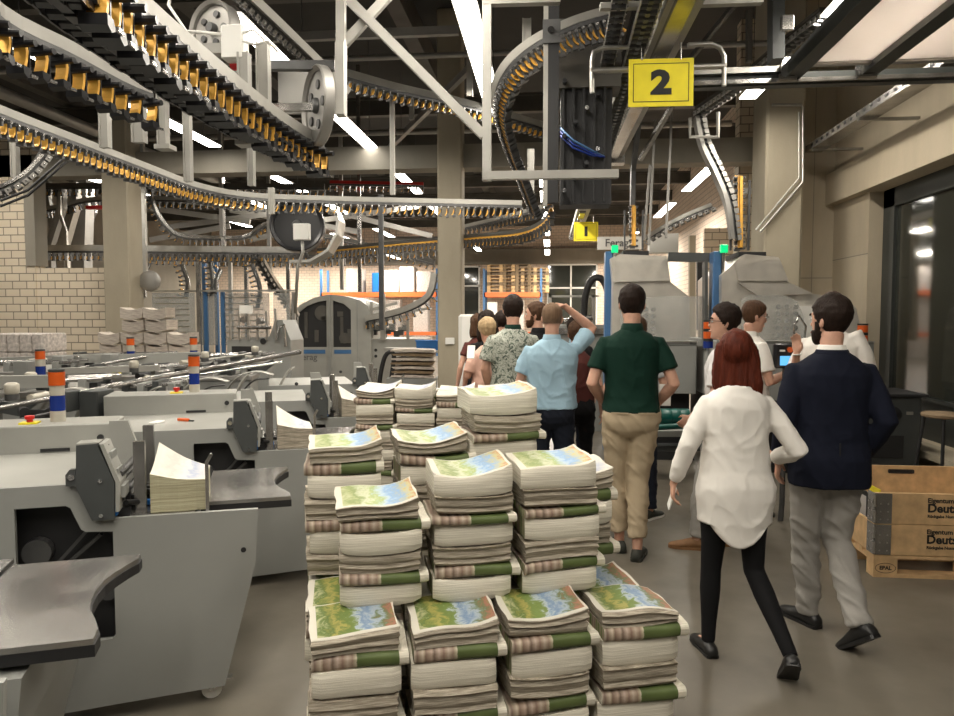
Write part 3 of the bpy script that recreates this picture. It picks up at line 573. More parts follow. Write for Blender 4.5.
# far wall windows and the concrete beam over them
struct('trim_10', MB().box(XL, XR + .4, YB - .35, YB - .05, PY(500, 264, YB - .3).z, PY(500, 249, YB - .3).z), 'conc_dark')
for n, (xa, xb, xm, t, bt, mids) in enumerate([(459, 480, 482, 266, 334, (286,)), (547, 597, 571, 264, 340, (288,))]):
    a = PY(xa, t, YB - .1); b = PY(xb, bt, YB - .1); m_ = PY(xm, t, YB).x; zz = PY(xa, mids[0], YB - .1).z
    g = MB(); T = .07
    g.box(a.x, b.x, YB - .12, YB - .04, a.z - T, a.z).box(a.x, b.x, YB - .12, YB - .04, b.z, b.z + T).box(a.x, a.x + T, YB - .12, YB - .04, b.z, a.z).box(b.x - T, b.x, YB - .12, YB - .04, b.z, a.z)
    g.box(a.x, b.x, YB - .12, YB - .04, zz - T / 2, zz + T / 2)
    if xm < xb: g.box(m_ - T / 2, m_ + T / 2, YB - .12, YB - .04, b.z, a.z)
    struct('window_%d' % (n + 3), g, 'white'); struct('window_%d' % (n + 5), MB().box(a.x, b.x, YB - .03, YB - .01, b.z, a.z), 'glass_dark')
# ceiling joists and long girders
ct = 11
for i, y in enumerate([3.5, 6.0, 8.5, 13.5, 16, 18.5, 21, 24, 27, 30]):
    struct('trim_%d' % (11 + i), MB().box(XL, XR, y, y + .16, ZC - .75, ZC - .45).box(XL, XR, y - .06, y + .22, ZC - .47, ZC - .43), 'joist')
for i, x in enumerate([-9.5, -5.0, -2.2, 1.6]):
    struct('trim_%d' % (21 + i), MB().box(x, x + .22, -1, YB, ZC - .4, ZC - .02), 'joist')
def pipe(pts, r, m, label, cat='pipe', name='ceiling_pipe', n=10, flat=None):
    return tag(MB().tube(pts, r, n, flat=flat).build(name, m, smooth=None if flat else SM), label, cat)
pipe([(-9, 12.6, 4.9), (3, 12.6, 4.9)], .05, 'duct', 'thin grey pipe running across the hall just behind the concrete beam')
pipe([(-10, 9.3, 5.0), (3.2, 9.3, 5.0)], .035, 'duct', 'thin grey pipe crossing under the dark ceiling before the concrete beam')
pipe([(-7.9, 5, 4.9), (-7.9, 30, 4.9)], .09, 'duct', 'grey pipe running lengthwise above the left row of lamps')
pipe([PY(540, 233, 24), PY(500, 233, 24), PY(492, 240, 24), PY(380, 240, 24)], .12, 'alu_paint', 'pale ventilation pipe with a bend hanging before the far wall')
pipe([(-12, 7.4, 5.3), (1.0, 7.4, 5.3)], .06, 'joist', 'dark brown pipe crossing high above the near conveyors')
for i, (a, b, l) in enumerate([((-7.5, 4.6, 4.75), (-.9, 4.9, 4.75), 'pale rail crossing above the red-tagged conveyor post'), ((-6.5, 7.9, 4.75), (-1, 7.9, 4.75), 'pale rail crossing high behind the square tube frame'), ((-3.2, 14, 4.9), (-1, 9.4, 4.9), 'slanting strut under the ceiling left of the long bright lamp')]):
    pipe([a, b], 0, 'duct', l, 'rail', 'ceiling_rail', flat=(.07, .09))

# ---------------------------------------------------------------- lamps
LEN = 1.25
def lamp_proto():
    t = thing('ceiling_light', 'x', 'lamp', group='fluorescent ceiling lamps')
    MB().prism([(-.045, .02), (.045, .02), (.06, .0), (.085, -.03), (.08, -.03), (-.08, -.03), (-.085, -.03), (-.06, 0)], -LEN / 2, LEN / 2).build('housing', 'alu_paint', t)
    MB().box(-.075, .075, -LEN / 2 + .02, LEN / 2 - .02, -.045, -.031).build('tube', 'tube', t)
    [MB().cyl((0, q, .02), (0, q, 1.85), .004, 6).build('hanger', 'steel_dark', t) for q in (-.4, .4)]
    return t
LP = lamp_proto(); LK = kids(LP); first = [True]; LAST = [None]
def area(p, sx, sy, e, colr=(1.0, .915, .785)):
    l = bpy.data.lights.new('lamp_light', 'AREA'); l.shape = 'RECTANGLE'; l.size = sx; l.size_y = sy; l.energy = e; l.color = colr
    o = bpy.data.objects.new('lamp_light', l); o.location = p; col.objects.link(o); return o
def lamp(p, label, rz=0, e=0, ln=1):
    if first[0]:
        LP.location = p; LP.rotation_euler = (0, 0, rz); LP['label'] = label; first[0] = False; LAST[0] = LP
    else: LAST[0] = dup(LP, label, loc=p, rz=rz, children=LK)
    if ln != 1: col.objects[-1].name if 0 else None; [o_ for o_ in [LAST[0]]][0].scale = (1.25, ln, 1)
    if e: area((p[0], p[1], p[2] - .06), .15, LEN * ln, e).rotation_euler = (0, 0, rz)
ZL = 4.3
def zrow(name, x, ys, e, z=ZL):
    words = ['nearest', 'second', 'third', 'fourth', 'fifth', 'sixth', 'seventh', 'eighth', 'ninth']
    for i, y in enumerate(ys): lamp((x, y, z), '%s white strip lamp in the row %s' % (words[i].capitalize() if 0 else words[i], name), 0, e[i] if i < len(e) else 0)
for i, (x, y, ln, e_) in enumerate([(2.42, 4.3, 1.8, 70), (2.42, 6.3, .9, 30), (2.33, 8.35, 1.1, 42), (2.78, 14.2, 1.9, 110), (2.75, 18.1, 1.9, 140), (2.6, 23.5, 1.6, 160), (2.5, 30, 2.2, 260)]):
    lamp((x, y, ZL), ['nearest', 'second', 'third', 'fourth', 'fifth', 'sixth', 'farthest'][i] + ' white strip lamp in the row above the right-hand machines', 0, e_, ln)
# long bright run beside the square tube frame
for i, y in enumerate([3.2, 4.5, 5.8, 7.1, 8.4]):
    lamp((-.72, y, ZL), ['nearest', 'second', 'third', 'fourth', 'farthest'][i] + ' length of the long bright lamp run beside the square tube frame', 0, [26, 34, 44, 48, 48][i])
zrow('hanging over the middle aisle at the far end', -.12, [13.5, 16.2, 19, 22, 25.5, 29], [70, 0, 110, 0, 170, 240])
zrow('left of the middle pillar', -2.75, [4.2, 7.2, 10.2, 14.0, 18, 22.5, 27], [26, 36, 0, 70, 0, 150, 300])
zrow('over the feeder machines on the left', -5.1, [2.8, 5.9, 9.6, 13.6, 17.5, 22], [40, 45, 50, 70, 120, 200])
zrow('between the left lamp rows at the far end', -6.7, [16, 19.5, 23, 26.5, 30.5], [60, 0, 150, 0, 300])
zrow('along the far left', -8.6, [6.5, 9.2, 14, 19, 24], [50, 50, 50, 60, 80])

for i, (x, y) in enumerate([(-.72, 1.6), (-.72, -.2), (-.72, -2.0), (-2.75, 1.2), (-2.75, -1.6), (1.4, -1.4), (1.4, .6)]):  # lamps added out of view so near paper fronts and people catch light
    lamp((x, y, ZL), ['first', 'second', 'third', 'fourth', 'fifth', 'sixth', 'seventh'][i] + ' unseen strip lamp added overhead to brighten the near newspapers and people', 0, 34)

for i, x in enumerate([-9.6, -12.6]):  # lamps put in to lift the dim left end of the far wall
    lamp((x, 30.5, ZL), ['inner', 'outer'][i] + ' strip lamp added to brighten the left end of the far wall', 0, 280, 1.5)

o = MB().box(3.30, XR, YC - .004, YC - .001, 2.20, 2.212).box(3.62, 3.628, YC - .004, YC - .001, 0, ZC).build('trim_30', 'conc_dark'); tag(o, kind='structure')
o = MB().box(XR - .003, XR, YP, YC, 2.44, 2.452).build('trim_31', 'conc_dark'); tag(o, kind='structure')
# ---------------------------------------------------------------- gripper conveyors under the ceiling
def gripper_mesh(kind):
    me_parts = []
    k = MB(); g = MB(); s = MB()
    if kind == 'gold':       # dark clamp body, brass leaf, dark lower jaw
        k.box(-.014, .014, -.035, .035, -.03, 0).box(-.010, .010, -.05, -.035, -.06, -.005).box(-.010, .010, .035, .05, -.06, -.005)
        k.box(-.02, .012, -.03, .03, -.135, -.115).box(-.005, .006, -.028, .028, -.12, -.03)
        g.prism([(-.012, -.03), (.004, -.03), (-.004, -.06), (-.010, -.085), (-.03, -.112), (-.042, -.108), (-.026, -.09), (-.02, -.062)], -.026, .026)
        s.tube([(0, -.056, -.02), (0, .056, -.02)], .011, 6)
    elif kind == 'jaw':      # the big grippers near the camera
        k.box(-.018, .018, -.04, .04, -.03, 0).tube([(0, -.085, -.03), (0, .045, -.03)], .016, 8).prism([(-.03, -.13), (.016, -.135), (.03, -.165), (.0, -.18), (-.028, -.165)], -.045, .045).box(.028, .036, -.03, .03, -.15, -.02)
        g.prism([(-.008, -.01), (.014, -.01), (.026, -.055), (.018, -.10), (.002, -.150), (-.014, -.145), (.002, -.098), (.008, -.06)], -.030, .030)
        s.box(-.01, .03, -.070, -.06, -.178, -.165)
    else:                    # roller chain link
        k.tube([(0, -.05, -.015), (0, .05, -.015)], .020, 8); k.box(-.02, .02, -.012, .012, -.035, 0)
        s.box(-.026, .026, -.056, -.050, -.035, .005).box(-.026, .026, .050, .056, -.035, .005)
        g.tube([(0, -.066, -.015), (0, -.050, -.015)], .008, 6)
    a = MB(); mi = []
    for b, i in ((k, 0), (g, 1), (s, 2)): a.add(b.v, b.f); mi += [i] * len(b.f)
    me = a.mesh('gripper', ['steel_dark' if kind != 'jaw' else 'black_gloss', 'gold' if kind != 'link' else 'chrome', 'steel' if kind != 'link' else 'duct'])
    me.polygons.foreach_set('material_index', mi); return me
GM = {k: gripper_mesh(k) for k in ('gold', 'jaw', 'link')}; GM['roll'] = GM['link'].copy(); [GM['roll'].materials.__setitem__(i_, M['black_gloss']) for i_ in range(3)]
def conveyor(label, pts, kind='gold', pitch=.11, size=1., rail=(.05, .07), railm='alu_paint', up=(0, 0, 1), name='gripper_conveyor', side=0, under=0., group='overhead gripper conveyors', cat='conveyor', chain='steel_dark', roll=0):
    S = spline(pts, pitch); c = sum(S, V()) / len(S)
    T = thing(name, label, cat, c, group=group); S = [p - c for p in S]
    up = V(up)
    if rail: MB().tube(S, 1, flat=rail, up=up).build('rail', railm, T)
    # second lower guide bar
    R = []
    for i, p in enumerate(S):
        t = (S[min(i + 1, len(S) - 1)] - S[max(i - 1, 0)]).normalized(); u = (up - t * up.dot(t))
        u = (u if u.length > .05 else V((0, 1, 0))).normalized(); y = u.cross(t); R.append((p, t, u, y))
    off = (rail[1] / 2 if rail else .0)
    MB().tube([p - u * (off + .02) + y * side for p, t, u, y in R], 1, flat=(.055, .03), up=up).build('chain', chain, T)
    idx = list(range(len(R)))
    if len(idx) > 100:
        idx.sort(key=lambda i: (R[i][0] + c - EYE).length); near, far = idx[:100], idx[100:]
    else: near, far = idx, []
    me = GM[kind]; rest = MB(); mi = []
    for i in near + far:
        p, t, u, y = R[i]; Mx = Matrix((t, y, u)).transposed().to_4x4() @ Matrix.Rotation(roll, 4, 'X')
        j = 1 + .06 * math.sin(i * 2.3)
        Mx = Matrix.Translation(p - u * (off + .03) + y * side) @ Mx @ Matrix.Diagonal((size, size, size * j, 1))
        if i in far:
            rest.add([Mx @ v.co for v in me.vertices], [tuple(f.vertices) for f in me.polygons]); mi += [f.material_index for f in me.polygons]
        else:
            g = link('gripper', me, T); g.matrix_local = Mx
    if far:
        o = rest.build('gripper_run', [m for m in me.materials], T); o.data.polygons.foreach_set('material_index', mi); o['kind'] = 'stuff'
    return T
def hangers(T, pts, top, w=.035, m='alu_paint'):
    """each hanger is a part of its conveyor"""
    for p in pts:
        p = V(p) - T.location
        MB().box(p.x - w / 2, p.x + w / 2, p.y - w / 2, p.y + w / 2, p.z, top - T.location.z).build('hanger', m, T)
z = 2.95
A = conveyor('short brass gripper conveyor at the upper left corner, lowest of the two near ones', [PZ(-60, -55, z), PZ(0, 12, z), PZ(70, 48, z), PZ(125, 78, z), PZ(160, 92, z - .0)], 'jaw', .115, .95, (.04, .06))
B = conveyor('large conveyor of black and brass jaws running from the top left to the round pulley', [PZ(95, -45, z), PZ(140, 2, z), PZ(205, 58, z), PZ(262, 104, z), PZ(300, 130, z), PZ(326, 143, z)], 'jaw', .105, 1.15, (.05, .07))
z = 3.15
B2 = conveyor('row of black rollers hanging directly left of the large jaw conveyor', [PZ(40, -40, 2.84), PZ(86, 5, 2.84), PZ(145, 52, 2.84), PZ(218, 104, 2.84), PZ(296, 150, 2.84)], 'roll', .085, 1.8, None, name='roller_chain', group='roller chains', cat='chain', chain='black')
C_ = conveyor('long brass gripper conveyor sweeping from the left edge across the hall to the tube frame', [PZ(-60, 84, z), PZ(0, 110, z), PZ(75, 139, z), PZ(150, 168, z), PZ(200, 186, z), PZ(250, 195, z), PZ(330, 198.5, z), PZ(430, 201, z), PZ(523, 203, z)], 'gold', .088, 1.05, (.045, .06))
D = conveyor('curved brass conveyor dropping in a bend behind the square tube frame', [PD(615, 8, 5.6), PD(570, 22, 5.65), PD(530, 42, 5.75), PD(503, 68, 5.95), PD(494, 98, 6.3), PD(503, 135, 6.8), PD(517, 170, 7.4), PD(530, 205, 8.2)], 'gold', .055, 1.15, (.04, .06), up=(-.35, -.1, .55))
E_ = conveyor('straight brass conveyor sloping behind the diagonal strut of the tube frame', [PD(335, 70, 7.6), PD(400, 88, 8.2), PD(470, 104, 8.9), PD(560, 130, 10)], 'gold', .1, .85, (.05, .08))
F_ = conveyor('pale rail with a pin chain on its edge, right of the large jaw conveyor', [PD(232, -20, 4.4), PD(270, 16, 4.8), PD(322, 66, 5.6), PD(345, 90, 6.0)], 'link', .07, .8, (.16, .05), up=(.5, 0, .8))
G_ = conveyor('upper straight conveyor in the opening above the brick wall', [PY(15, 186, 12.2), PY(105, 185, 12.2), PY(330, 186, 12.2)], 'gold', .13, .95, (.05, .07), 'joist')
G2 = conveyor('middle conveyor in the opening above the brick wall', [PY(15, 214, 12.6), PY(60, 206, 12.6), PY(105, 198, 12.6), PY(250, 200, 12.6)], 'gold', .13, .9, (.05, .06), 'alu_paint')
G3 = conveyor('lower straight conveyor running left to right behind the left pillar', [PY(36, 248, 12.0), PY(105, 248, 12), PY(200, 249, 12), PY(312, 250, 12)], 'gold', .11, 1.05, (.06, .10), 'alu')
G4 = conveyor('second lower conveyor closely behind the one beside the left pillar', [PY(140, 254, 13.0), PY(230, 256, 13), PY(330, 256, 13), PY(436, 246, 13)], 'gold', .12, 1.0, (.05, .06), 'joist')
G5 = conveyor('small sagging dark conveyor between the left pillar and the black drum', [PY(152, 195, 12.4), PY(160, 215, 12.4), PY(178, 234, 12.4), PY(210, 237, 12.4), PY(245, 236, 12.4), PY(262, 225, 12.6), PY(290, 216, 13)], 'gold', .11, .7, (.04, .05), 'steel')
H_ = conveyor('brown looped conveyor passing the middle pillar and bending round the cable column', [PD(318, 250, 12.5), PD(400, 242, 11.8), PD(470, 236, 11), PD(525, 230, 10), PD(550, 214, 9.4), PD(548, 193, 9.2)], 'gold', .085, .95, (.05, .05), 'joist', chain='gold')
H2 = conveyor('pale rail with grippers sloping up to the looped conveyor', [PD(440, 232, 12), PD(500, 218, 11), PD(545, 206, 10)], 'gold', .1, .7, (.05, .05))
G6 = conveyor('thin conveyor in the upper distance between the pillars', [PY(330, 182, 12.6), PY(430, 184, 12.6)], 'gold', .12, .8, (.04, .05), 'red')
G7 = conveyor('far conveyor seen left of the middle pillar near the lamps', [PD(310, 232, 15), PD(365, 244, 14.5), PD(436, 262, 14)], 'gold', .14, .8, (.05, .07), 'joist')
N_ = conveyor('dark curved conveyor rising at the left edge', [PD(-30, 196, 6.6), PD(5, 186, 6.6), PD(32, 166, 6.7), PD(50, 138, 6.8), PD(58, 125, 6.8)], 'link', .07, 1.1, (.10, .03), 'steel')
for dz, l in ((0, 'upper'), (.06, 'lower')):
    pipe([PD(0, 201 + dz * 90, 6.5), PD(28, 190 + dz * 90, 6.6), PD(62, 160 + dz * 90, 6.7), PD(82, 148, 7)], .012, 'black', l + ' thin black guide rod below the dark curved conveyor at the left edge', 'rod', 'guide_rod')
# hanging posts, each one a lift-away profile
def post(px, y0, y1, d, w=.07, m='alu_paint', label='', foot=False):
    a = PD(px, y1, d); top = min(PD(px, y0, d).z, ZC)
    t = MB().box(a.x - w / 2, a.x + w / 2, a.y - .02, a.y + .02, a.z, top).box(a.x - w / 2 - .012, a.x - w / 2, a.y - .03, a.y + .03, a.z, top).box(a.x + w / 2, a.x + w / 2 + .006, a.y - .03, a.y + .03, a.z, top)
    if foot: t.box(a.x - w, a.x + w * 1.4, a.y - .05, a.y + .05, a.z - .02, a.z + .01)
    return tag(t.build('hanging_post', m), label, 'post', 'hanging posts of the conveyors')
post(106, 86, 148, 5.6, .055, label='hanging post just under the corner conveyor, above the left pillar')
post(140, 66, 143, 4.6, .06, label='hanging post under the bend of the corner conveyor')
post(164, 82, 147, 4.9, .045, label='narrow hanging post with a foot, right of the corner conveyor', foot=True)
post(189, 94, 182, 6.0, .04, label='hanging post reaching down to the long brass conveyor')
post(246, 55, 143, 4.4, .05, label='pale hanging post beside the box with the red button', foot=True)
post(252, 136, 186, 6.6, .04, label='short hanging post meeting the long conveyor left of centre')
post(265, 45, 140, 4.6, .06, label='grey post carrying the small red button')
post(272, 188, 214, 8.0, .04, label='stub post under the long conveyor near the black drum')
post(16, 132, 178, 6.8, .04, label='post at the far left edge beside the dark curved conveyor')
post(393, 92, 195, 8.6, .035, label='thin grey rod post left of the middle pillar above the long conveyor')
post(382, 196, 330, 10.5, .05, 'steel_dark', 'dark vertical post standing between the machine cab and the middle pillar')
post(412, 92, 120, 9.4, .04, label='stub post between the square tube frame and the sloping conveyor')
post(470, 60, 96, 8.2, .05, label='short post directly left of the bend conveyor')
post(527, 20, 60, 6.4, .06, label='post above the bend conveyor')
post(531, 150, 205, 8.4, .06, label='white post at the foot of the bend conveyor')
# box, bracket and red button
t = thing('control_box', 'pale junction box on a hanging bracket with a bundle of cables', 'control box', PD(235, 44, 4.4))
MB().bbox(-.07, .07, -.05, .05, -.10, .10, .01).build('housing', 'white', t, SM)
MB().box(-.32, -.07, -.03, .03, -.06, 0).build('bracket', 'alu_paint', t)
MB().tube([(.07, -.04, .05), (.14, -.05, .06), (.2, -.03, -.0), (.26, 0, -.03)], .008, 6).tube([(.07, -.04, .0), (.15, -.06, -.03), (.22, -.03, .0), (.27, 0, -.06)], .008, 6).tube([(-.07, 0, .06), (-.3, -.02, .08), (-.42, 0, .25), (-.4, .02, .4)], .01, 6).build('cable', 'white', t, True)
for p, l in ((PD(264, 116, 4.52), 'small red push button on the grey hanging post'), (PD(236, 66, 4.5), 'red push button hanging below the junction box')):
    t = thing('emergency_button', l, 'button', p); MB().box(-.02, .02, -.01, .03, -.05, .05).build('backplate', 'alu', t); MB().lathe([(.0, .03), (.03, .028), (.034, .01), (.02, 0), (.018, -.04)]).xf(Matrix.Rotation(PI / 2, 4, 'X') @ Matrix.Diagonal((1, 1, 1, 1))).build('button', 'red', t, SM)
# round pulley at the end of the jaw conveyor and the wheel at the top
def pulley(c, r, w, ax, label, m='steel'):
    t = thing('pulley_wheel', label, 'pulley', c); q = V(ax).normalized().to_track_quat('Z', 'Y').to_matrix().to_4x4()
    MB().lathe([(r * .96, -w / 2), (r, -w / 2 + .01), (r, w / 2 - .01), (r * .96, w / 2), (r * .86, w / 2 - .02), (r * .86, -w / 2 + .02), (r * .96, -w / 2)], n=40).xf(q).build('rim', m, t, SM)
    d = MB().lathe([(0, w * .1), (r * .86, w * .1), (r * .86, -w * .1), (0, -w * .1)], n=40)
    d.xf(q).build('disc', 'duct' if m != 'black_gloss' else m, t, SM)
    MB().lathe([(0, w / 2), (r * .16, w / 2), (r * .2, w * .3), (r * .2, -w * .3), (r * .16, -w / 2), (0, -w / 2)], n=20).xf(q).build('hub', 'steel_dark', t, SM)
    for k in range(5 if m != 'black_gloss' else 0):
        a = 2 * PI * k / 5; MB().lathe([(0, w * .25), (r * .12, w * .25), (r * .12, -w * .25), (0, -w * .25)], c=(r * .52 * math.cos(a), r * .52 * math.sin(a), 0), n=14).xf(q).build('boss', 'steel_dark', t, SM)
    return t
pulley(PD(318, 106, 5.0), .27, .08, (-1, -.72, 0), 'steel pulley disc seen almost edge-on where the large jaw conveyor ends', 'duct')
pulley(PD(215, 30, 5.2), .20, .12, (-.35, -1, .05), 'pulley with a pale rim at the top left behind the junction box', 'duct')
t = MB().box(-.26, .0, -.02, .02, -.16, .2).build('guard_plate', 'duct', None, loc=PD(312, 92, 5.5)); tag(t, 'pale square guard plate left of the steel pulley disc', 'plate')
pipe([PD(262, 66, 5.0), PD(335, 66, 5.0)], 0, 'steel_dark', 'upper grey cross bar between the button post and the tube frame', 'bar', 'cross_bar', flat=(.06, .06))
pipe([PD(275, 108, 5.0), PD(338, 107, 5.0)], 0, 'steel', 'lower grey cross bar between the button post and the tube frame', 'bar', 'cross_bar', flat=(.05, .05))
# square tube frame
Zf = 4.9; t = thing('tube_frame', 'large white square tube frame with diagonal struts hanging over the aisle', 'frame', PD(487, 0, Zf))
def ft(name, a, b, w=.06, d=.06): MB().tube([PD(*a) - t.location, PD(*b) - t.location], 1, flat=(w, d)).build(name, 'alu_paint', t)
ft('upright', (487, -200, Zf), (487, 181, Zf), .052); ft('upright', (341, -200, Zf), (341, 46, Zf), .05); ft('foot_post', (341, 44, Zf - .03), (341, 116, Zf - .03), .085)
ft('crossbar', (483, 176, Zf), (618, 174, Zf), .06, .055); ft('strut', (345, -4, Zf + .05), (484, 136, Zf + .05), .06); ft('strut', (392, -8, Zf + .1), (344, 44, Zf + .1), .055)
ft('crossbar', (483, 2, Zf), (560, 0, Zf), .06, .05)
# cable column
t = thing('cable_column', 'dark hanging cable column right of the square tube frame with a bolted bracket', 'column', PD(550, 206, 5.4))
b = t.location
MB().box(-.055, -.02, -.03, .03, 0, 3).build('white_profile', 'alu_paint', t); MB().box(-.02, .06, -.03, .05, 0.02, 3).build('duct', 'black', t)
MB().box(-.06, .07, -.045, -.03, 1.18, 1.35).build('bracket', 'steel_dark', t); MB().cyl((0, -.06, 1.27), (0, -.045, 1.27), .025, 12).build('bolt', 'chrome', t)
t = tag(MB().box(0, .55, 0, .3, 0, .55).build('motor_housing', 'joist', loc=PD(553, 88, 5.9)), 'brown sheet-metal housing right of the cable column', 'housing')
t = thing('valve_rack', 'black rack of valves and hoses between the cable column and the number 2 beam', 'valve rack', PD(560, 205, 6.0))
MB().box(0, .42, 0, .25, 0, 1.15).build('cabinet', 'hole', t)
for i in range(5): MB().tube([(.02 + i * .085, -.02, .02), (.02 + i * .085, -.03, 1.1)], 1, flat=(.02, .02)).build('profile', 'black', t)
for i in range(9): MB().cyl((.03 + .09 * (i % 4), -.03, .1 + .11 * i), (.03 + .09 * (i % 4), -.12, .1 + .11 * i), .018, 8).build('valve', 'chrome' if i % 3 == 0 else 'black_gloss', t)
for i in range(3): MB().tube([(.0, -.04, .62 - i * .03), (.1, -.12, .5 - i * .03), (.25, -.1, .42 - i * .02), (.36, -.04, .38)], .009, 6).build('hose', 'blue_lens' if i else 'blue_paint', t, True)
# beams carrying the numbers
def number_beam(xa, xb, zb, ya, yb, w, lab):
    t = thing('conveyor_beam', lab, 'beam', ((xa + xb) / 2, ya, zb), group='pale box beams in line with the machines')
    t.location = (xa, ya, zb); L = yb - ya; d = xb - xa
    MB().tube([(0, 0, 0), (d, L, 0)], 1, flat=(w, .12)).build('beam', 'alu_paint', t)
    MB().tube([(-.02, .2, -.08), (d - .02, L, -.08)], 1, flat=(w * .5, .05)).build('lower_rail', 'steel', t)
    MB().box(d - w * .6, d + w * .6, L - .1, L + .1, -.14, -.03).build('end_bracket', 'steel', t)
    MB().box(-w * .55, w * .55, .15, .4, .07, .18).build('top_bracket', 'white', t)
    return t
number_beam(.88, .80, 3.78, 4.6, 9.6, .24, 'pale box beam above the yellow number 2 sign pointing down the hall')
number_beam(.62, .60, 3.72, 13.6, 18, .24, 'distant pale box beam above the yellow number 1 sign')
conveyor('double roller chain along the left side of the number 2 beam', [(.66, 4.2, 3.85), (.64, 6, 3.72), (.60, 8, 3.55), (.58, 9.6, 3.35)], 'link', .085, 1.25, None, name='roller_chain', side=0, group='roller chains', cat='chain')
conveyor('second roller chain, further left of the number 2 beam', [(.47, 4.2, 3.95), (.45, 6, 3.75), (.42, 8, 3.5), (.4, 9.4, 3.25)], 'link', .09, 1.0, None, name='roller_chain', group='roller chains', cat='chain', chain='black')
conveyor('roller chain climbing beside the right row of lamps', [PD(700, 108, 8.6), PD(740, 80, 7.8), PD(785, 42, 7.0), PD(830, 6, 6.2)], 'link', .085, 1.3, (.12, .03), 'joist', name='roller_chain', group='roller chains', cat='chain')
conveyor('curved roller chain dropping to the right-hand machine hood', [PD(696, 118, 8.6), PD(702, 146, 8.5), PD(716, 176, 8.4), PD(727, 205, 8.3), PD(732, 240, 8.3)], 'link', .075, 1.2, (.10, .05), 'duct', up=(-1, 0, .3), name='roller_chain', group='roller chains', cat='chain')
conveyor('slanted roller chain between the two machine hoods', [PD(645, 238, 10.2), PD(680, 218, 10), PD(716, 203, 9.8)], 'link', .09, 1.1, (.08, .05), 'alu', name='roller_chain', group='roller chains', cat='chain')
def spine(px, yt, yb, d, label):
    conveyor(label, [PD(px, yt, d), PD(px, (yt + yb) / 2, d), PD(px, yb, d)], 'gold', .075, 1.15, (.03, .03), 'gold', up=(0, -1, 0), name='vertical_conveyor', group='yellow upright gripper chains', roll=0, chain='gold')
    for s in (-1, 1):
        a = PD(px + 9 * s, yt + 4, d); b = PD(px + 9 * s, yb, d)
        tag(MB().box(a.x - .012, a.x + .012, a.y, a.y + .03, b.z, a.z).build('guide_rail', 'steel_dark'), ('left' if s < 0 else 'right') + ' dark guide rail beside the ' + label, 'rail')
spine(741, 176, 250, 8.3, 'yellow upright gripper chain entering the right-hand machine')
spine(634, 206, 250, 9.6, 'yellow upright gripper chain entering the left-hand machine')
pipe([PD(604, 185, 9.9), PD(612, 110, 9.2), PD(628, 40, 8.2), PD(640, -10, 7.6)], 0, 'black', 'black vertical duct left of the number 2 beam', 'duct', 'cable_duct', flat=(.05, .08))
pipe([PD(632, 228, 9.9), PD(633, 170, 9.9), PD(640, 110, 9.3), PD(652, 60, 8.6)], 0, 'steel_dark', 'dark curved duct above the left-hand machine', 'duct', 'cable_duct', flat=(.16, .06))
# handle loop with the number 2 sign
def sign(px0, py0, px1, py1, d, txt, label):
    a = PD(px0, py0, d); b = PD(px1, py1, d); w = (b - a).dot(CR); h = a.z - b.z; c = (a + b) / 2
    t = thing('number_sign', label, 'sign', c)
    t.rotation_euler = (0, 0, YAW * .3)
    MB().box(-w / 2, w / 2, 0, .006, -h / 2, h / 2).build('sign_plate', 'yellow', t)
    e = w * .07; fr = MB()
    for x0, x1, z0, z1 in ((-w / 2 + e, w / 2 - e, h / 2 - e - .005, h / 2 - e), (-w / 2 + e, w / 2 - e, -h / 2 + e, -h / 2 + e + .005), (-w / 2 + e, -w / 2 + e + .005, -h / 2 + e, h / 2 - e), (w / 2 - e - .005, w / 2 - e, -h / 2 + e, h / 2 - e)): fr.box(x0, x1, -.002, 0, z0, z1)
    fr.build('border_line', 'ink', t)
    g = link('numeral', text_mesh(txt, h * .66, 'ink', .012), t); g.rotation_euler = (PI / 2, 0, 0); g.location = (0, -.003, -h * .02); g.scale = (1.25, 1, 1)
    for s in (-.3, .3): MB().cyl((s * w, 0, h / 2 - .01), (s * w, 0.02, h / 2 + .12), .006, 6).build('hook', 'steel', t)
    return t
sign(629, 59, 693, 106, 5.35, '2', 'yellow sign with the number 2 hanging from the pale beam')
sign(574, 222, 598, 241, 14.5, '1', 'small distant yellow sign with the number 1')
Zh = 5.45
pipe([PD(592, 93, Zh), PD(592, 60, Zh), PD(594, 52, Zh), PD(602, 48, Zh), PD(632, 47, Zh)], .018, 'alu', 'bent chrome handle tube left of the number 2 sign', 'tube', 'bent_tube')
pipe([PD(688, 45, Zh), PD(712, 44, Zh), PD(720, 48, Zh), PD(724, 56, Zh), PD(724, 86, Zh)], .018, 'alu', 'bent chrome handle tube right of the number 2 sign', 'tube', 'bent_tube')
pipe([PD(590, 71, Zh), PD(726, 66, Zh)], .022, 'alu', 'straight chrome tube passing behind the number 2 sign', 'tube', 'support_tube')
pipe([PD(600, 7, 5.0), PD(762, 1, 5.0)], 0, 'alu_paint', 'pale flat rail across the top above the number 2 sign', 'rail', 'top_rail', flat=(.06, .04))
pipe([PD(622, 12, 7.5), PD(614, 66, 7.5)], 0, 'steel', 'slanting grey rod above the number 2 sign on its left', 'rod', 'brace_rod', flat=(.035, .035))
pipe([PD(735, 4, 6.8), PD(660, 96, 7.4)], 0, 'steel', 'long diagonal brace behind the number 2 sign', 'rod', 'brace_rod', flat=(.05, .04))
pipe([PD(672, 106, 8.0), PD(640, 160, 8.6)], 0, 'steel', 'lower diagonal brace under the number 2 sign', 'rod', 'brace_rod', flat=(.05, .04))
pipe([PD(749, 10, 7.2), PD(749, 62, 7.2)], 0, 'joist', 'brown upright strut right of the number 2 sign', 'strut', 'upright_strut', flat=(.08, .05))
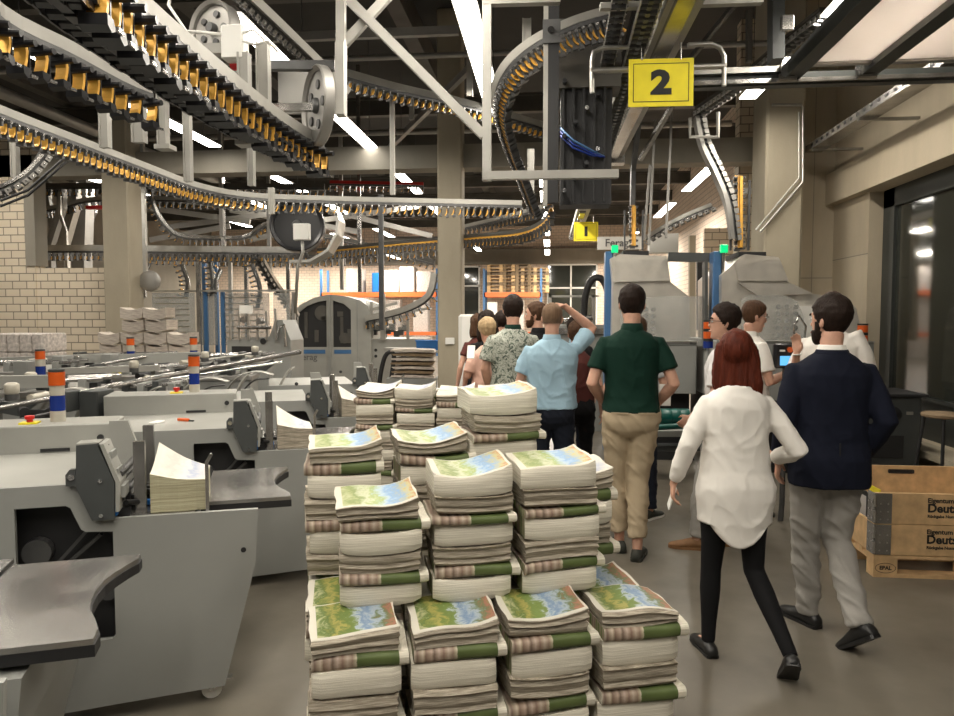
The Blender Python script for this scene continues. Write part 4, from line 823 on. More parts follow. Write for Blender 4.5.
for i, (x, y0, y1) in enumerate([(655, 120, 245), (672, 108, 238), (650, 165, 240)]):
    pipe([PD(x, y0, 9.8), PD(x - 6, y1, 9.8)], 0, 'duct', ['left', 'right', 'rear short'][i] + ' thin upright rod behind the number 2 beam above the left-hand machine', 'rod', 'upright_rod', flat=(.03, .03))
t = MB().tube([PD(690, 118, 8.4), PD(690, 137, 8.4), PD(718, 137, 8.4), PD(718, 112, 8.4)], 1, flat=(.035, .035)).build('u_bracket', 'alu_paint'); tag(t, 'small white U-shaped bracket above the curved roller chain', 'bracket')
# beam over the machines and lettering panel of the machine maker
pipe([PD(640, 152, 11.2), PD(766, 152, 11.2)], 0, 'conc_dark', 'concrete cross beam stub between the number 2 beam and the right pillar', 'beam', 'cross_beam', flat=(.05, .4))
t = thing('maker_sign', 'small white panel reading Ferag beside the number 1 sign', 'sign', PD(619, 243, 13.5))
MB().box(-.40, .42, 0, .03, -.12, .12).build('sign_plate', 'white', t); g = link('lettering', text_mesh('Ferag.', .2, 'grey_ink', .002), t); g.rotation_euler = (PI / 2, 0, 0); g.location = (-.02, -.004, 0)
# black drum with its pale band
pulley(PD(298, 226, 11.5), .42, .4, (.25, -1, 0), 'large black drum left of the middle pillar with a pale band around it', 'black_gloss')
ring = [PD(330 + 20 * math.cos(a) * (1 if a < 9 else 1), 238 - 30 * math.sin(a), 11.0) for a in [(-.62 + k * .19) * PI / 1.0 * .6 for k in range(9)]]
t = tag(MB().tube([PD(292, 262, 11), PD(312, 262, 11), PD(330, 252, 11), PD(339, 236, 11), PD(341, 222, 11), PD(337, 212, 11), PD(328, 212, 11)], 1, flat=(.04, .35), up=(0, -1, 0)).build('guide_band', 'alu'), 'curved aluminium guide band beside the black drum', 'guide band')
t = thing('switch_box', 'beige switch box in front of the black drum', 'switch box', PD(302, 232, 10.6)); MB().bbox(-.12, .12, -.05, .05, -.12, .12, .01).build('housing', 'white', t, SM); MB().tube([(0, 0, -.12), (.01, 0, -.3), (-.08, .02, -.5), (-.12, 0, -1.2)], .025, 8).build('hose', 'alu', t, True)
# the tangle behind: tubes leaning in the opening, frames between the pillars
random.seed(3)
for i, (x0, ya, x1, yb, d, w, m) in enumerate([(62, 208, 50, 246, 13, .12, 'duct'), (75, 205, 63, 247, 13.4, .16, 'alu'), (84, 200, 82, 262, 14, .26, 'duct'), (48, 200, 60, 262, 13.8, .10, 'duct'), (42, 206, 42, 262, 12.8, .07, 'alu_paint'), (95, 212, 60, 262, 14.2, .07, 'steel'), (60, 214, 66, 232, 12.9, .05, 'alu')]):
    _e = PD(x1, yb, d); pipe([PD(x0, ya - 22, d), PD(x0, ya, d), _e, V((_e.x, _e.y, 0))], 0, m, ['slim', 'broad', 'wide upright', 'leaning', 'pale upright', 'long slanting', 'short steep'][i] + ' duct in the opening above the brick wall', 'duct', 'leaning_duct', flat=(w, w))
tag(MB().box(0, .42, 0, .1, 0, .06).build('red_strip', 'red', loc=PD(86, 209, 12.9)), 'red strip beside the left pillar in the wall opening', 'strip')
nm = ['first', 'second', 'third', 'fourth', 'fifth', 'sixth', 'seventh', 'eighth', 'ninth', 'tenth', 'eleventh', 'twelfth', 'thirteenth', 'fourteenth', 'fifteenth', 'sixteenth']
for i, (x0, ya, x1, yb) in enumerate([(146, 196, 146, 290), (198, 262, 200, 292), (212, 196, 222, 236), (224, 196, 224, 262), (230, 250, 231, 292), (246, 262, 246, 292), (262, 262, 270, 292), (288, 262, 289, 330), (342, 205, 342, 290), (360, 262, 360, 292), (204, 262, 206, 370), (216, 262, 216, 380)]):
    _a = PD(x0, ya, 12.3 + .1 * i); _b = PD(x1, yb, 12.3 + .1 * i); pipe([_a, V((_a.x, _a.y, 0))] if i not in (0, 2, 3, 6, 8, 9) else [V((_b.x, _b.y, ZC)), _b], 0, ['alu', 'steel', 'duct', 'steel'][i % 4] if i < 10 else 'blue_paint', nm[i] + ' thin upright profile counted from the left pillar among the far conveyors', 'post', 'thin_post', flat=(.06, .06))
for i, (x0, ya, x1, yb) in enumerate([(150, 208, 250, 222), (160, 228, 300, 210), (178, 200, 290, 214), (150, 240, 230, 226), (230, 210, 360, 232), (348, 215, 432, 236), (310, 222, 420, 206), (250, 240, 310, 226)]):
    pipe([PD(x0, ya, 14 + .12 * i), PD(x1, yb, 14 + .12 * i)], 0, ['alu', 'duct'][i % 2], nm[i] + ' slanting rail of the distant conveyor tangle', 'rail', 'far_rail', flat=(.06, .10))
for i, (x, t_, b_, c_) in enumerate([(150, 264, 300, -6), (183, 264, 300, 6), (212, 262, 300, 2), (253, 264, 312, 8), (222, 270, 296, -5)]):
    conveyor(nm[i] + ' hanging gripper chain curving down into the plexiglass guard', [PD(x, t_, 12.6), PD(x + c_, (t_ + b_) / 2, 12.6), PD(x + c_ * .6, b_, 12.6)], 'gold', .1, .9, (.03, .03), 'steel', up=(1, 0, 0), name='hanging_chain', group='chains into the plexiglass guard')
conveyor('curved pale chute conveyor arching down onto the cab', [PD(258, 256, 12.4), PD(272, 280, 12.8), PD(286, 300, 13.2), PD(296, 316, 13.6)], 'link', .12, 1.2, (.16, .06), 'alu')
t = thing('round_guard', 'grey oval guard plate right of the left pillar', 'guard', PD(150, 281, 11.6)); MB().ell((0, 0, 0), .19, .05, .17, 20, 10).build('cover', 'duct', t, True)
# ---------------------------------------------------------------- row of feeder machines on the left
AR = math.radians(22.3); AX = V((math.cos(AR), math.sin(AR), 0)); AY = V((-math.sin(AR), math.cos(AR), 0))
C1 = PZ(258, 509.4, .83); C1.z = 0; STEP = AX * .538 + AY * 1.378
def FL(k, x, y, z): return C1 + STEP * (k - 1) + AX * x + AY * y + V((0, 0, z))
XE = -1.55
OUT = [(0, .832), (-.012, .60), (-.148, .075), (XE, .04), (XE, .985), (-.69, .985), (-.635, .836)]
HOLE = [(-.915, .905), (-.90, .915), (-.735, .912), (-.718, .900), (-.682, .80), (-.665, .789), (-.575, .782), (-.560, .77), (-.566, .35), (-.58, .335), (-.90, .33), (-.915, .345)]
def keyhole(o, h):
    # start next to the outline vertex (-.69,.985) and walk round the hole
    i = 5; hs = h[1:] + h[:2]; return o[:i + 1] + [(p[0], p[1]) for p in hs[:-1]] + [(hs[-1][0] + .0, hs[-1][1])] + [(o[i][0] - .0005, o[i][1])] + o[i + 1:]
def feeder():
    t = thing('feeder_machine', 'x', 'machine', C1, AR, 'grey feeder machines in a row')
    sp = MB()
    for q_ in ([(XE, .04), (-.915, .0435), (-.915, .985), (XE, .985)], [(-.915, .0435), (-.566, .0595), (-.566, .35), (-.58, .335), (-.915, .335)], [(-.566, .0595), (-.148, .075), (-.012, .60), (0, .832), (-.566, .8354)],
               [(-.915, .90), (-.735, .90), (-.718, .89), (-.682, .80), (-.665, .789), (-.566, .782), (-.566, .8354), (-.635, .836), (-.69, .985), (-.915, .985)]): sp.prism(q_, 0, .025)
    sp.build('side_panel', 'panel', t)
    body = [(-.645, .82), (-.26, .82), (-.26, .765), (-.012, .765), (-.03, .60), (-.165, .085), (XE + .02, .06), (XE + .02, .965), (-.70, .965)]
    MB().prism(body, .16, .95).build('body', 'panel', t)
    MB().box(-.95, -.52, .12, .158, .30, .93).build('inner_plate', 'hole', t)
    g = MB().tube([(-.83, .07, .60), (-.60, .07, .86)], 1, flat=(.02, .012)).tube([(-.86, .06, .55), (-.62, .06, .76)], 1, flat=(.025, .014)).cyl((-.66, .06, .86), (-.66, .11, .86), .035, 14).cyl((-.86, .06, .70), (-.86, .11, .70), .055, 16).cyl((-.6, .05, .52), (-.6, .11, .52), .04, 14).box(-.74, -.68, .06, .1, .4, .6)
    g.build('lever', 'steel_dark', t)
    MB().cyl((-.575, .04, .55), (-.535, .04, .55), .016, 10).cyl((-.66, .045, .86), (-.66, .05, .86), .012, 10).build('knob', 'chrome', t)
    MB().box(XE + .02, -.70, .025, .95, .966, .984).build('deck', 'panel_light', t)
    MB().box(-.64, -.255, .025, .95, .816, .832).build('hopper_floor', 'steel', t)
    MB().bbox(XE, -.70, .80, 1.10, .84, 1.12, .008).build('rear_housing', 'panel_light', t)
    MB().box(-1.03, -.90, .795, .80, .99, 1.005).build('slot', 'hole', t); MB().cyl((-.76, .79, 1.05), (-.76, .80, 1.05), .016, 12).build('housing_plug', 'hole', t)
    MB().cyl((-.062, -.003, .66), (-.062, .001, .66), .011, 14).build('hole_plug', 'black', t)
    pl = [(-.683, 1.147), (-.609, 1.150), (-.549, .989), (-.553, .841), (-.634, .841), (-.688, .978)]
    MB().prism(pl, -.035, -.002).build('hopper_plate', 'panel_dark', t)
    MB().prism([(-.60, 1.150), (-.585, 1.148), (-.528, .989), (-.535, .87), (-.548, .87), (-.545, .989)], -.035, .10).prism([(-.683, 1.147), (-.609, 1.150), (-.6, 1.156), (-.683, 1.154)], -.035, .05).build('hopper_rim', 'panel_light', t)
    for i in range(3):
        z = 1.09 - i * .07; x = -.59 + i * .022
        MB().box(x - .006, x + .03, -.01, .09, z - .028, z + .02).build('clip', 'panel', t); MB().cyl((x, .04, z + .02), (x, .04, z + .045), .012, 10).build('clip_knob', 'black', t, SM)
    [MB().cyl((-.60, -.042, z_), (-.60, -.035, z_), .008, 10).build('bolt', 'chrome', t) for z_ in (1.0, .86)]
    MB().prism([(-.725, .985), (-.725, 1.03), (-.71, 1.05), (-.69, 1.05), (-.688, .985)], -.03, .0).build('ear', 'panel_dark', t); MB().cyl((-.705, -.036, 1.02), (-.705, -.03, 1.02), .013, 14).build('ear_bolt', 'chrome', t)
    MB().prism([(-.654, 1.176), (-.576, 1.176), (-.531, 1.04), (-.538, .842), (-.66, .842)], .45, .48).build('wing_plate', 'panel_light', t)
    MB().box(-.50, -.455, .10, .13, .832, 1.13).build('guide_post', 'steel', t); MB().box(-.50, -.455, .36, .39, .832, 1.16).build('guide_post', 'steel', t)
    r = MB()
    for i in range(4): r.cyl((-.56 + .02 * (i % 2), .03, .86 + .05 * i), (-.56 + .02 * (i % 2), .42, .86 + .05 * i), .014, 10)
    r.build('roller', 'steel_dark', t, SM)
    c = MB()
    for i in range(6): c.cbox((-.53 + .012 * i, .05 + .055 * i, .85 + .012 * (i % 3)), .05, .03, .04)
    c.cyl((-.52, .03, .89), (-.48, .12, .87), .012, 8).cyl((-.50, .22, .9), (-.44, .30, .86), .014, 8).build('linkage', 'black_gloss', t)
    MB().cbox((-.555, .0, .875), .018, .03, .05).cbox((-.47, .2, .848), .04, .03, .02).build('blue_clamp', 'blue_bin', t)
    MB().tube([(-.205, .03, .832), (-.205, .03, 1.02), (-.205, .03, 1.04), (-.185, .03, 1.075)], 1, flat=(.008, .014)).build('stop_rod', 'steel', t)
    # curved table with a bay cut out of its right side
    arc = [(.142, .19), (.142, .255), (.118, .33), (.092, .40), (.078, .48), (.076, .56), (.082, .63), (.10, .70), (.125, .77), (.15, .825), (.152, .875), (-.235, .875), (-.245, .19)]
    MB().prism(arc, .816, .832, 'z').build('table_top', 'steel', t)
    MB().prism([(x + (.004 if x > 0 else 0), y) for x, y in arc], .784, .8155, 'z').build('table_rim', 'black', t)
    MB().box(-.10, .10, .30, .36, .768, .784).build('table_bracket', 'steel_dark', t)
    # caster at the right end
    MB().box(-.24, -.17, .05, .11, .085, .10).prism([(-.225, .088), (-.185, .088), (-.195, .04), (-.215, .04)], .045, .05).prism([(-.225, .088), (-.185, .088), (-.195, .04), (-.215, .04)], .10, .105).build('caster_fork', 'chrome', t)
    MB().cyl((-.205, .055, .042), (-.205, .095, .042), .042, 20).build('caster_wheel', 'white', t, SM)
    MB().box(-.17, -.12, .05, .09, .075, .083).build('caster_pedal', 'chrome', t)
    # signal tower and stop button
    s = MB().lathe([(0, 0), (.036, 0), (.036, .055), (0, .055)], c=(-.985, .95, 1.12)).build('tower_base', 'clear_lens', t, SM)
    MB().lathe([(0, 0), (.036, 0), (.036, .078), (0, .078)], c=(-.985, .95, 1.176)).build('blue_lamp', 'blue_lens', t, SM)
    MB().lathe([(0, 0), (.034, 0), (.034, .05), (0, .05)], c=(-.985, .95, 1.255)).build('buzzer', 'clear_lens', t, SM)
    MB().lathe([(0, 0), (.038, 0), (.039, .068), (0, .068)], c=(-.985, .95, 1.306)).build('orange_lamp', 'orange', t, SM)
    MB().lathe([(.037, 0), (.038, .012), (.03, .016), (0, .017)], c=(-.985, .95, 1.375)).build('tower_cap', 'panel_dark', t, SM)
    MB().box(-1.14, -1.06, .86, .94, 1.12, 1.128).build('button_plate', 'yellow', t)
    MB().lathe([(0, 0), (.014, 0), (.014, .012), (.022, .014), (.022, .03), (0, .034)], c=(-1.10, .90, 1.129)).build('stop_button', 'red', t, SM)
    return t
F1 = feeder(); FK = kids(F1)
F1['label'] = 'grey feeder machine with the large blank side panel and caster, second nearest of its row'
nmf = {0: 'nearest grey feeder machine, only its worn curved table reaching in at the lower left corner', 2: 'third nearest grey feeder machine, its curved table just left of the newspaper pallet', 3: 'fourth nearest grey feeder machine, behind the one with the orange scraper', 4: 'fifth grey feeder machine of the row, mostly hidden before the pale cab'}
for k, l in nmf.items():
    if k == 0: ch = [c for c in FK if c.name.split('.')[0] in ('side_panel', 'body', 'deck', 'hopper_floor', 'table_top', 'table_rim', 'table_bracket', 'caster_fork', 'caster_wheel')]
    elif k == 4: ch = [c for c in FK if not c.name.startswith(('table', 'caster', 'tower', 'blue_l', 'buzz', 'orange', 'rear', 'button', 'stop_b', 'slot'))]
    elif k == 3: ch = [c for c in FK if not c.name.startswith(('tower', 'blue_l', 'buzz', 'orange', 'button', 'stop_b', 'rear', 'slot'))]
    else: ch = FK
    dup(F1, l, loc=C1 + STEP * (k - 1), children=ch)
# newspapers standing in the hoppers
def grid_slab(nx, ny, nz, fn):
    """closed grid box surface; fn(u,v,w)->point. face list carries which side"""
    mb = MB(); idx = {}
    def vi(i, j, k):
        if (i, j, k) not in idx: idx[(i, j, k)] = len(mb.v); mb.v.append(tuple(fn(i / nx, j / ny, k / nz)))
        return idx[(i, j, k)]
    side = []
    for i in range(nx):
        for j in range(ny):
            mb.f.append((vi(i, j, nz), vi(i + 1, j, nz), vi(i + 1, j + 1, nz), vi(i, j + 1, nz))); side.append('t')
            mb.f.append((vi(i, j, 0), vi(i, j + 1, 0), vi(i + 1, j + 1, 0), vi(i + 1, j, 0))); side.append('b')
    for i in range(nx):
        for k in range(nz):
            mb.f.append((vi(i, 0, k), vi(i + 1, 0, k), vi(i + 1, 0, k + 1), vi(i, 0, k + 1))); side.append('f')
            mb.f.append((vi(i, ny, k), vi(i, ny, k + 1), vi(i + 1, ny, k + 1), vi(i + 1, ny, k))); side.append('k')
    for j in range(ny):
        for k in range(nz):
            mb.f.append((vi(0, j, k), vi(0, j, k + 1), vi(0, j + 1, k + 1), vi(0, j + 1, k))); side.append('l')
            mb.f.append((vi(nx, j, k), vi(nx, j + 1, k), vi(nx, j + 1, k + 1), vi(nx, j, k + 1))); side.append('r')
    return mb, side
def hop(k, h, m, cov, label):
    def fn(u, v, w):
        lift = w * (.035 * (1 - u) ** 2 + .085 * v ** 1.5 * (1 - u) ** 1.2)
        return (-.43 + u * .215, .05 + v * .30 + .004 * math.sin(9 * u), .834 + w * h + lift)
    mb, sd = grid_slab(6, 6, 5, fn)
    t = thing('newspaper_stack', label, 'newspapers', C1 + STEP * (k - 1), AR, 'newspaper stacks in the feeder hoppers')
    o = mb.build('pages', [m, cov], t)
    o.data.polygons.foreach_set('material_index', [1 if s == 't' else 0 for s in sd])
hop(1, .13, 'paper_olive', 'cover_c', 'olive-edged newspaper stack with its top page curled up, in the nearest visible hopper')
hop(2, .12, 'paper_grey', 'cover_c', 'grey newspaper stack in the hopper of the third feeder, left of the pallet pile')
hop(3, .12, 'paper_grey', 'cover_c', 'newspaper stack in the hopper behind the third feeder, beside the far bundle pile')
t = thing('scraper', 'orange-handled scraper lying on the deck of the third feeder', 'tool', FL(2, -1.02, .42, .984), AR + .9)
MB().bbox(-.012, .012, -.06, .03, .0, .018, .004).build('handle', 'orange', t, SM); MB().bbox(-.008, .008, -.10, -.06, .002, .010, .003).build('blade', 'black', t)
t = tag(MB().bbox(-.03, .03, -.05, .05, 0, .012, .004).build('paper_slip', 'white', loc=FL(2, -1.16, .36, .984)), 'white slip on the deck left of the orange scraper', 'paper slip')
# ------------------------------------ the second line of machinery behind: guide bars, motors, chutes
def bar(a, b, da, db, r, m, label, fl=None):
    return pipe([PD(*a, da), PD(*b, db)], r, m, label, 'bar', 'guide_bar', flat=fl)
bar((-20, 412), (250, 360), 4.6, 8.4, .018, 'steel', 'long round guide bar slanting over the left machines')
bar((100, 388), (300, 352), 6.6, 8.6, .028, 'steel', 'thicker guide bar slanting behind the second signal tower')
bar((0, 424), (130, 396), 4.9, 5.6, .012, 'steel_dark', 'thin dark guide bar under the long one at the left')
bar((150, 382), (282, 362), 6.6, 7.8, .012, 'chrome', 'bright thin rod behind the second signal tower')
bar((20, 378), (150, 356), 7.4, 8.6, .016, 'steel', 'guide bar in the far left behind the rear feeder bank')
bar((120, 372), (262, 352), 7.8, 9.2, .014, 'alu', 'pale guide bar in front of the small newspaper pile')
bar((0, 362), (120, 357), 8.2, 8.6, 0, 'panel_light', 'long pale rail at the far left below the wrapped newspapers', (.10, .10))
bar((95, 360), (200, 357), 8.4, 8.8, 0, 'panel_light', 'long pale rail below the small newspaper pile', (.10, .12))
bar((60, 371), (160, 368), 7.2, 7.5, 0, 'alu_paint', 'pale beam between the first and second signal towers', (.08, .06))
bar((0, 382), (60, 381), 5.8, 5.9, 0, 'panel_light', 'pale beam at the left edge behind the milky motors', (.08, .10))
def box_at(px, py, d, w, h, dp, m, label, name='machine_box', cat='machine box', b=.008):
    p = PD(px, py, d); t = MB().bbox(-w / 2, w / 2, 0, dp, -h / 2, h / 2, b)
    return tag(t.build(name, m, loc=p), label, cat)
# support tables so that the rear line stands on the floor
for i, (px, py, d, w, dp, h) in enumerate([(34, 392, 6.0, 1.0, .7, .90), (18, 372, 7.5, .95, .6, 1.0), (132, 376, 7.7, 1.05, .6, 1.0), (222, 376, 7.9, .6, .5, .98), (115, 362, 9.0, 1.2, .3, .95), (232, 362, 9.2, .9, .4, 1.0), (146, 396, 6.1, .5, .5, .88)]):
    p = PD(px, py, d); h = p.z
    t = thing('rear_feeder', ['low grey machine base behind the nearest signal tower', 'grey machine base at the far left edge', 'grey machine base in front of the small newspaper pile', 'grey machine base in front of the plexiglass guard', 'pale machine base directly before the small newspaper pile', 'pale machine base before the plexiglass guard', 'dark-sided machine base left of the second signal tower'][i], 'machine', (p.x, p.y, 0), AR * .6, 'machine bases of the rear line')
    MB().bbox(-w / 2, w / 2, 0, dp, 0, h - .05, .01).build('body', 'panel', t); MB().bbox(-w / 2 - .02, w / 2 + .02, -.02, dp + .02, h - .05, h, .008).build('top', 'duct', t)
    c = MB()
    for j in range(5): MB().cbox((-w / 2 + w * (j + .5) / 5, .2 + .1 * (j % 2), h + .03), .05 + .03 * (j % 3), .08, .06).build('fitting', ['black', 'chrome', 'panel_dark', 'white'][j % 4], t)
    r = MB()
    for j in range(3): r.cyl((-w / 2, .1 + .22 * j, h + .07), (w / 2, .12 + .22 * j, h + .09), .018, 10)
    r.build('rollers', 'steel', t, SM)
    for j in range(4): MB().box(-w / 2 + w * (j + .3) / 4, -w / 2 + w * (j + .3) / 4 + .05, .05, .35, h, h + .12 - .02 * (j % 2)).build('cheek', ['panel_dark', 'panel'][j % 2], t)
def motor(px, py, d, r, label):
    t = thing('drive_motor', label, 'motor', PD(px, py, d))
    MB().lathe([(0, 0), (r * .8, 0), (r, r * .3), (r, r * 1.3), (r * .9, r * 1.5), (r * .6, r * 1.7), (0, r * 1.75)]).build('cap', 'clear_lens', t, SM); MB().lathe([(0, -r * .9), (r * .95, -r * .9), (r * .95, 0), (0, 0)]).build('collar', 'steel_dark', t, SM)
motor(12, 394, 5.1, .048, 'milky-capped motor at the left edge'); motor(31, 381, 6.0, .045, 'milky-capped motor directly left of the nearest signal tower'); motor(134, 368, 7.2, .045, 'milky-capped motor left of the second signal tower'); motor(205, 358, 8.4, .045, 'milky-capped motor right of the second signal tower'); motor(255, 352, 8.6, .042, 'milky-capped motor before the plexiglass guard')
box_at(20, 369, 7.2, .16, .15, .2, 'panel', 'grey box at the far left beside a red button'); box_at(57, 363, 8.0, .13, .15, .2, 'panel', 'grey box just above the nearest signal tower'); box_at(106, 360, 8.3, .12, .13, .2, 'panel', 'grey box below the left pillar'); box_at(62, 402, 4.9, .001 + .08, .14, .15, 'panel_dark', 'dark cheek plate right of the nearest signal tower'); box_at(88, 407, 5.0, .14, .22, .2, 'panel_dark', 'dark cheek plate in the rear line left of the pale housing')
def chute(px, py, d, s, label, flip=1):
    t = thing('paper_chute', label, 'chute', PD(px, py, d), AR * .5, 'curved paper chutes')
    pts = [(-.34 * s, 0, -.30 * s), (-.28 * s, 0, -.12 * s), (-.16 * s, 0, .02 * s), (0, 0, .06 * s), (.16 * s, 0, .02 * s)]
    MB().tube(spline(pts, .03), 1, flat=(.10 * s, .012), up=(0, 0, 1)).build('band', 'alu', t, True)
    pts = [(-.22 * s, .1, -.30 * s), (-.16 * s, .1, -.14 * s), (-.05 * s, .1, -.03 * s), (.10 * s, .1, -.01 * s)]
    MB().tube(spline(pts, .03), 1, flat=(.07 * s, .012), up=(0, 0, 1)).build('inner_band', 'steel_dark', t, True)
    MB().tube(spline([(.10 * s, 0, -.30 * s), (.17 * s, 0, -.12 * s), (.27 * s, 0, .06 * s), (.34 * s, 0, .10 * s)], .03), 1, flat=(.10 * s, .012), up=(0, 0, 1)).build('white_band', 'alu_paint', t, True)
chute(115, 400, 5.6, 1.0, 'curved paper chute left of the pale housing'); chute(212, 385, 6.6, 1.1, 'curved paper chute with a white band right of the second signal tower'); chute(258, 378, 7.2, 1.1, 'curved paper chute at the right end of the rear line'); chute(76, 395, 5.6, .9, 'small curved paper chute right of the nearest signal tower')
for i, (px, py, d) in enumerate([(194, 347, 9.0), (131, 348, 8.8), (41, 366, 7.2)]):
    p = PD(px, py + 16, d); s = d / 7
    t = thing('signal_tower', ['distant orange and blue signal lamp before the plexiglass guard', 'distant orange and blue signal lamp before the small newspaper pile', 'orange and blue signal lamp at the left, second from the edge'][i], 'signal lamp', p)
    for z0, h, m, n in ((0, .06, 'clear_lens', 'base'), (.06, .1, 'blue_lens', 'blue_lamp'), (.16, .07, 'clear_lens', 'buzzer'), (.23, .08, 'orange', 'orange_lamp'), (.31, .02, 'panel_dark', 'cap')):
        MB().lathe([(0, 0), (.045, 0), (.045, h - .002), (0, h - .002)], c=(0, 0, z0)).build(n, m, t, SM)
    MB().cyl((0, 0, -.25), (0, 0, 0), .015, 8).build('stem', 'steel', t)
for i, (px, py, d) in enumerate([(22, 383, 6.4), (117, 370, 7.6)]):
    t = thing('emergency_button', ['red emergency button on the beam at the far left', 'red emergency button between the two signal towers'][i], 'button', PD(px, py, d)); MB().lathe([(0, 0), (.016, 0), (.016, .015), (.03, .017), (.03, .035), (0, .04)]).build('button', 'red', t, SM); MB().box(-.03, .03, -.03, .03, -.04, 0).build('base', 'yellow', t)

# ------------------------------------ plexiglass guard, cab and infeed far left of the pillar
t = thing('plexiglass_guard', 'smoky slatted plexiglass guard with blue posts behind the rear machines', 'guard', PD(150, 390, 12.6)); t.location.z = 0; o = t.location.copy()
for (xa, xb, m) in ((152, 199, 'plexi'), (220, 273, 'plexi'), (199, 220, 'plexi'), (273, 292, 'plexi_clear')):
    a = PD(xa, 293, 12.6) - o; b = PD(xb, 345, 12.7) - o
    g = MB().box(a.x, b.x, a.y, a.y + .012, b.z, a.z).build('pane', m, t)
    if xa in (152, 220):
        for j in range(9): z = a.z - .08 - j * .1; MB().box(a.x + .05, b.x - .1, a.y - .012, a.y - .004, z - .012, z + .006).build('louvre', 'alu', t)
for px in (205, 222, 198, 293):
    a = PD(px, 292, 12.55) - o; MB().box(a.x - .03, a.x + .03, a.y, a.y + .05, 0, a.z).build('post', 'blue_paint' if px < 290 and px != 198 else 'duct', t)
a = PD(152, 292, 12.6) - o; b = PD(300, 292, 12.6) - o; MB().box(a.x, b.x, a.y - .02, a.y + .03, a.z, a.z + .03).build('top_rail', 'alu', t)
t = thing('infeed_unit', 'grey infeed unit with levers just left of the machine cab', 'machine', (*PD(258, 390, 11.5)[:2], 0), 0)
MB().prism([(-.5, 0), (.55, 0), (.55, 1.3), (.42, 1.62), (.30, 1.62), (.2, 1.35), (-.5, 1.3)], 0, .6).build('body', 'panel', t); MB().box(-.42, -.02, -.01, 0, 1.05, 1.2).cyl((.1, -.01, 1.28), (.1, 0, 1.28), .05, 14).build('slot', 'hole', t)
MB().tube([(.34, -.04, 1.3), (.38, -.04, 1.5), (.46, -.04, 1.55), (.48, -.04, 1.2)], .02, 8).cyl((-.3, -.05, 1.5), (.25, -.05, 1.5), .03, 10).cyl((-.2, -.06, 1.62), (-.2, .1, 1.62), .05, 12).cyl((.05, -.06, 1.6), (.05, .1, 1.6), .05, 12).build('lever', 'steel', t, SM)
MB().box(-.25, -.05, -.08, -.02, 1.72, 1.85).build('label_plate', 'white', t)
for j in range(6): MB().box(-.45 + j * .15, -.42 + j * .15, -.03, 0, 1.3, 1.72 + .04 * (j % 3)).build('finger', 'alu', t)
# cab
dc = 16.2; pc = PD(292, 384, dc); o = V((pc.x, pc.y, 0)); W = (PD(372, 384, dc) - pc).dot(CR); H = 2.42
t = thing('machine_cab', 'pale grey machine cab with two arched dark windows and a blue stripe', 'machine', o, YAW * .6)
k = W / 80.
def cx(p): return (p - 292) * k
def cz(y): return 1.65 + (318 - y) / FPX * dc
arch = [(cx(292), cz(383)), (cx(372), cz(383)), (cx(372), cz(318)), (cx(369), cz(306)), (cx(360), cz(300)), (cx(345), cz(296)), (cx(330), cz(294.5)), (cx(315), cz(298)), (cx(301), cz(305)), (cx(292), cz(314))]
wl = [(cx(299), cz(347)), (cx(327.5), cz(347)), (cx(327.5), cz(300.5)), (cx(319), cz(302)), (cx(308), cz(306)), (cx(299), cz(313))]
wr = [(cx(334), cz(347)), (cx(352), cz(347)), (cx(352), cz(310)), (cx(345), cz(304)), (cx(334), cz(300.5))]
MB().prism(arch, .06, 2.2).build('body', 'panel_light', t)
def framed(out, holes, y0, y1):
    p = list(out)
    for h, at in sorted(holes, key=lambda q: -q[1]):
        s = min(range(len(h)), key=lambda i: (h[i][0] - p[at][0]) ** 2 + (h[i][1] - p[at][1]) ** 2); hh = h[s:] + h[:s] + [h[s]]
        hh = hh[::-1]; p = p[:at + 1] + hh + [(p[at][0] + .0006, p[at][1] + .0006)] + p[at + 1:]
    return MB().prism(p, y0, y1)
framed(arch, [(wl, 8), (wr, 4)], 0, .05).build('front_frame', 'panel_light', t)
for h, n in ((wl, 'left_window'), (wr, 'right_window')): MB().prism(h, .052, .058).build(n, 'hole', t)
q = MB()
for (px, py, w_, h_) in ((305, 325, 3, 26), (315, 336, 4, 12), (341, 330, 3, 26), (348, 336, 5, 14), (322, 318, 6, 4), (338, 314, 6, 5)): q.box(cx(px), cx(px + w_), .03, .05, cz(py + h_ / 2), cz(py - h_ / 2))
q.cyl((cx(323), .03, cz(313)), (cx(323), .052, cz(313)), .17, 24).cyl((cx(345), .03, cz(338)), (cx(345), .05, cz(338)), .12, 20)
q.build('mechanism', 'joist', t, SM)
MB().box(cx(299), cx(326), -.006, 0, cz(353.5), cz(349.5)).box(cx(335), cx(352), -.006, 0, cz(353.5), cz(349.5)).build('blue_stripe', 'blue_paint', t)
MB().box(cx(329.5), cx(332), -.04, 0, cz(384), cz(295)).box(cx(358), cx(359), -.01, 0, cz(384), cz(300)).build('door_seam', 'panel', t)
MB().box(0, W, .02, 2.1, 0, .16).build('plinth', 'hole', t)
g = link('lettering', text_mesh('ferag', .2, 'grey_ink', .002), t); g.rotation_euler = (PI / 2, 0, 0); g.location = (cx(309), -.004, cz(357))
q2 = t
MB().prism([(cx(372), cz(383)), (cx(424), cz(383)), (cx(424), cz(339)), (cx(408), cz(339)), (cx(372), cz(339))], .08, 1.8).build('side_cabinet', 'panel_light', t)
MB().box(cx(372.5), cx(420), .03, .07, 0.02, .1).cyl((cx(376), .07, cz(350)), (cx(376), .08, cz(350)), .035, 14).cyl((cx(376), .07, cz(356)), (cx(376), .08, cz(356)), .035, 14).box(cx(364), cx(368), .05, .08, cz(347), cz(346)).build('knob', 'hole', t)
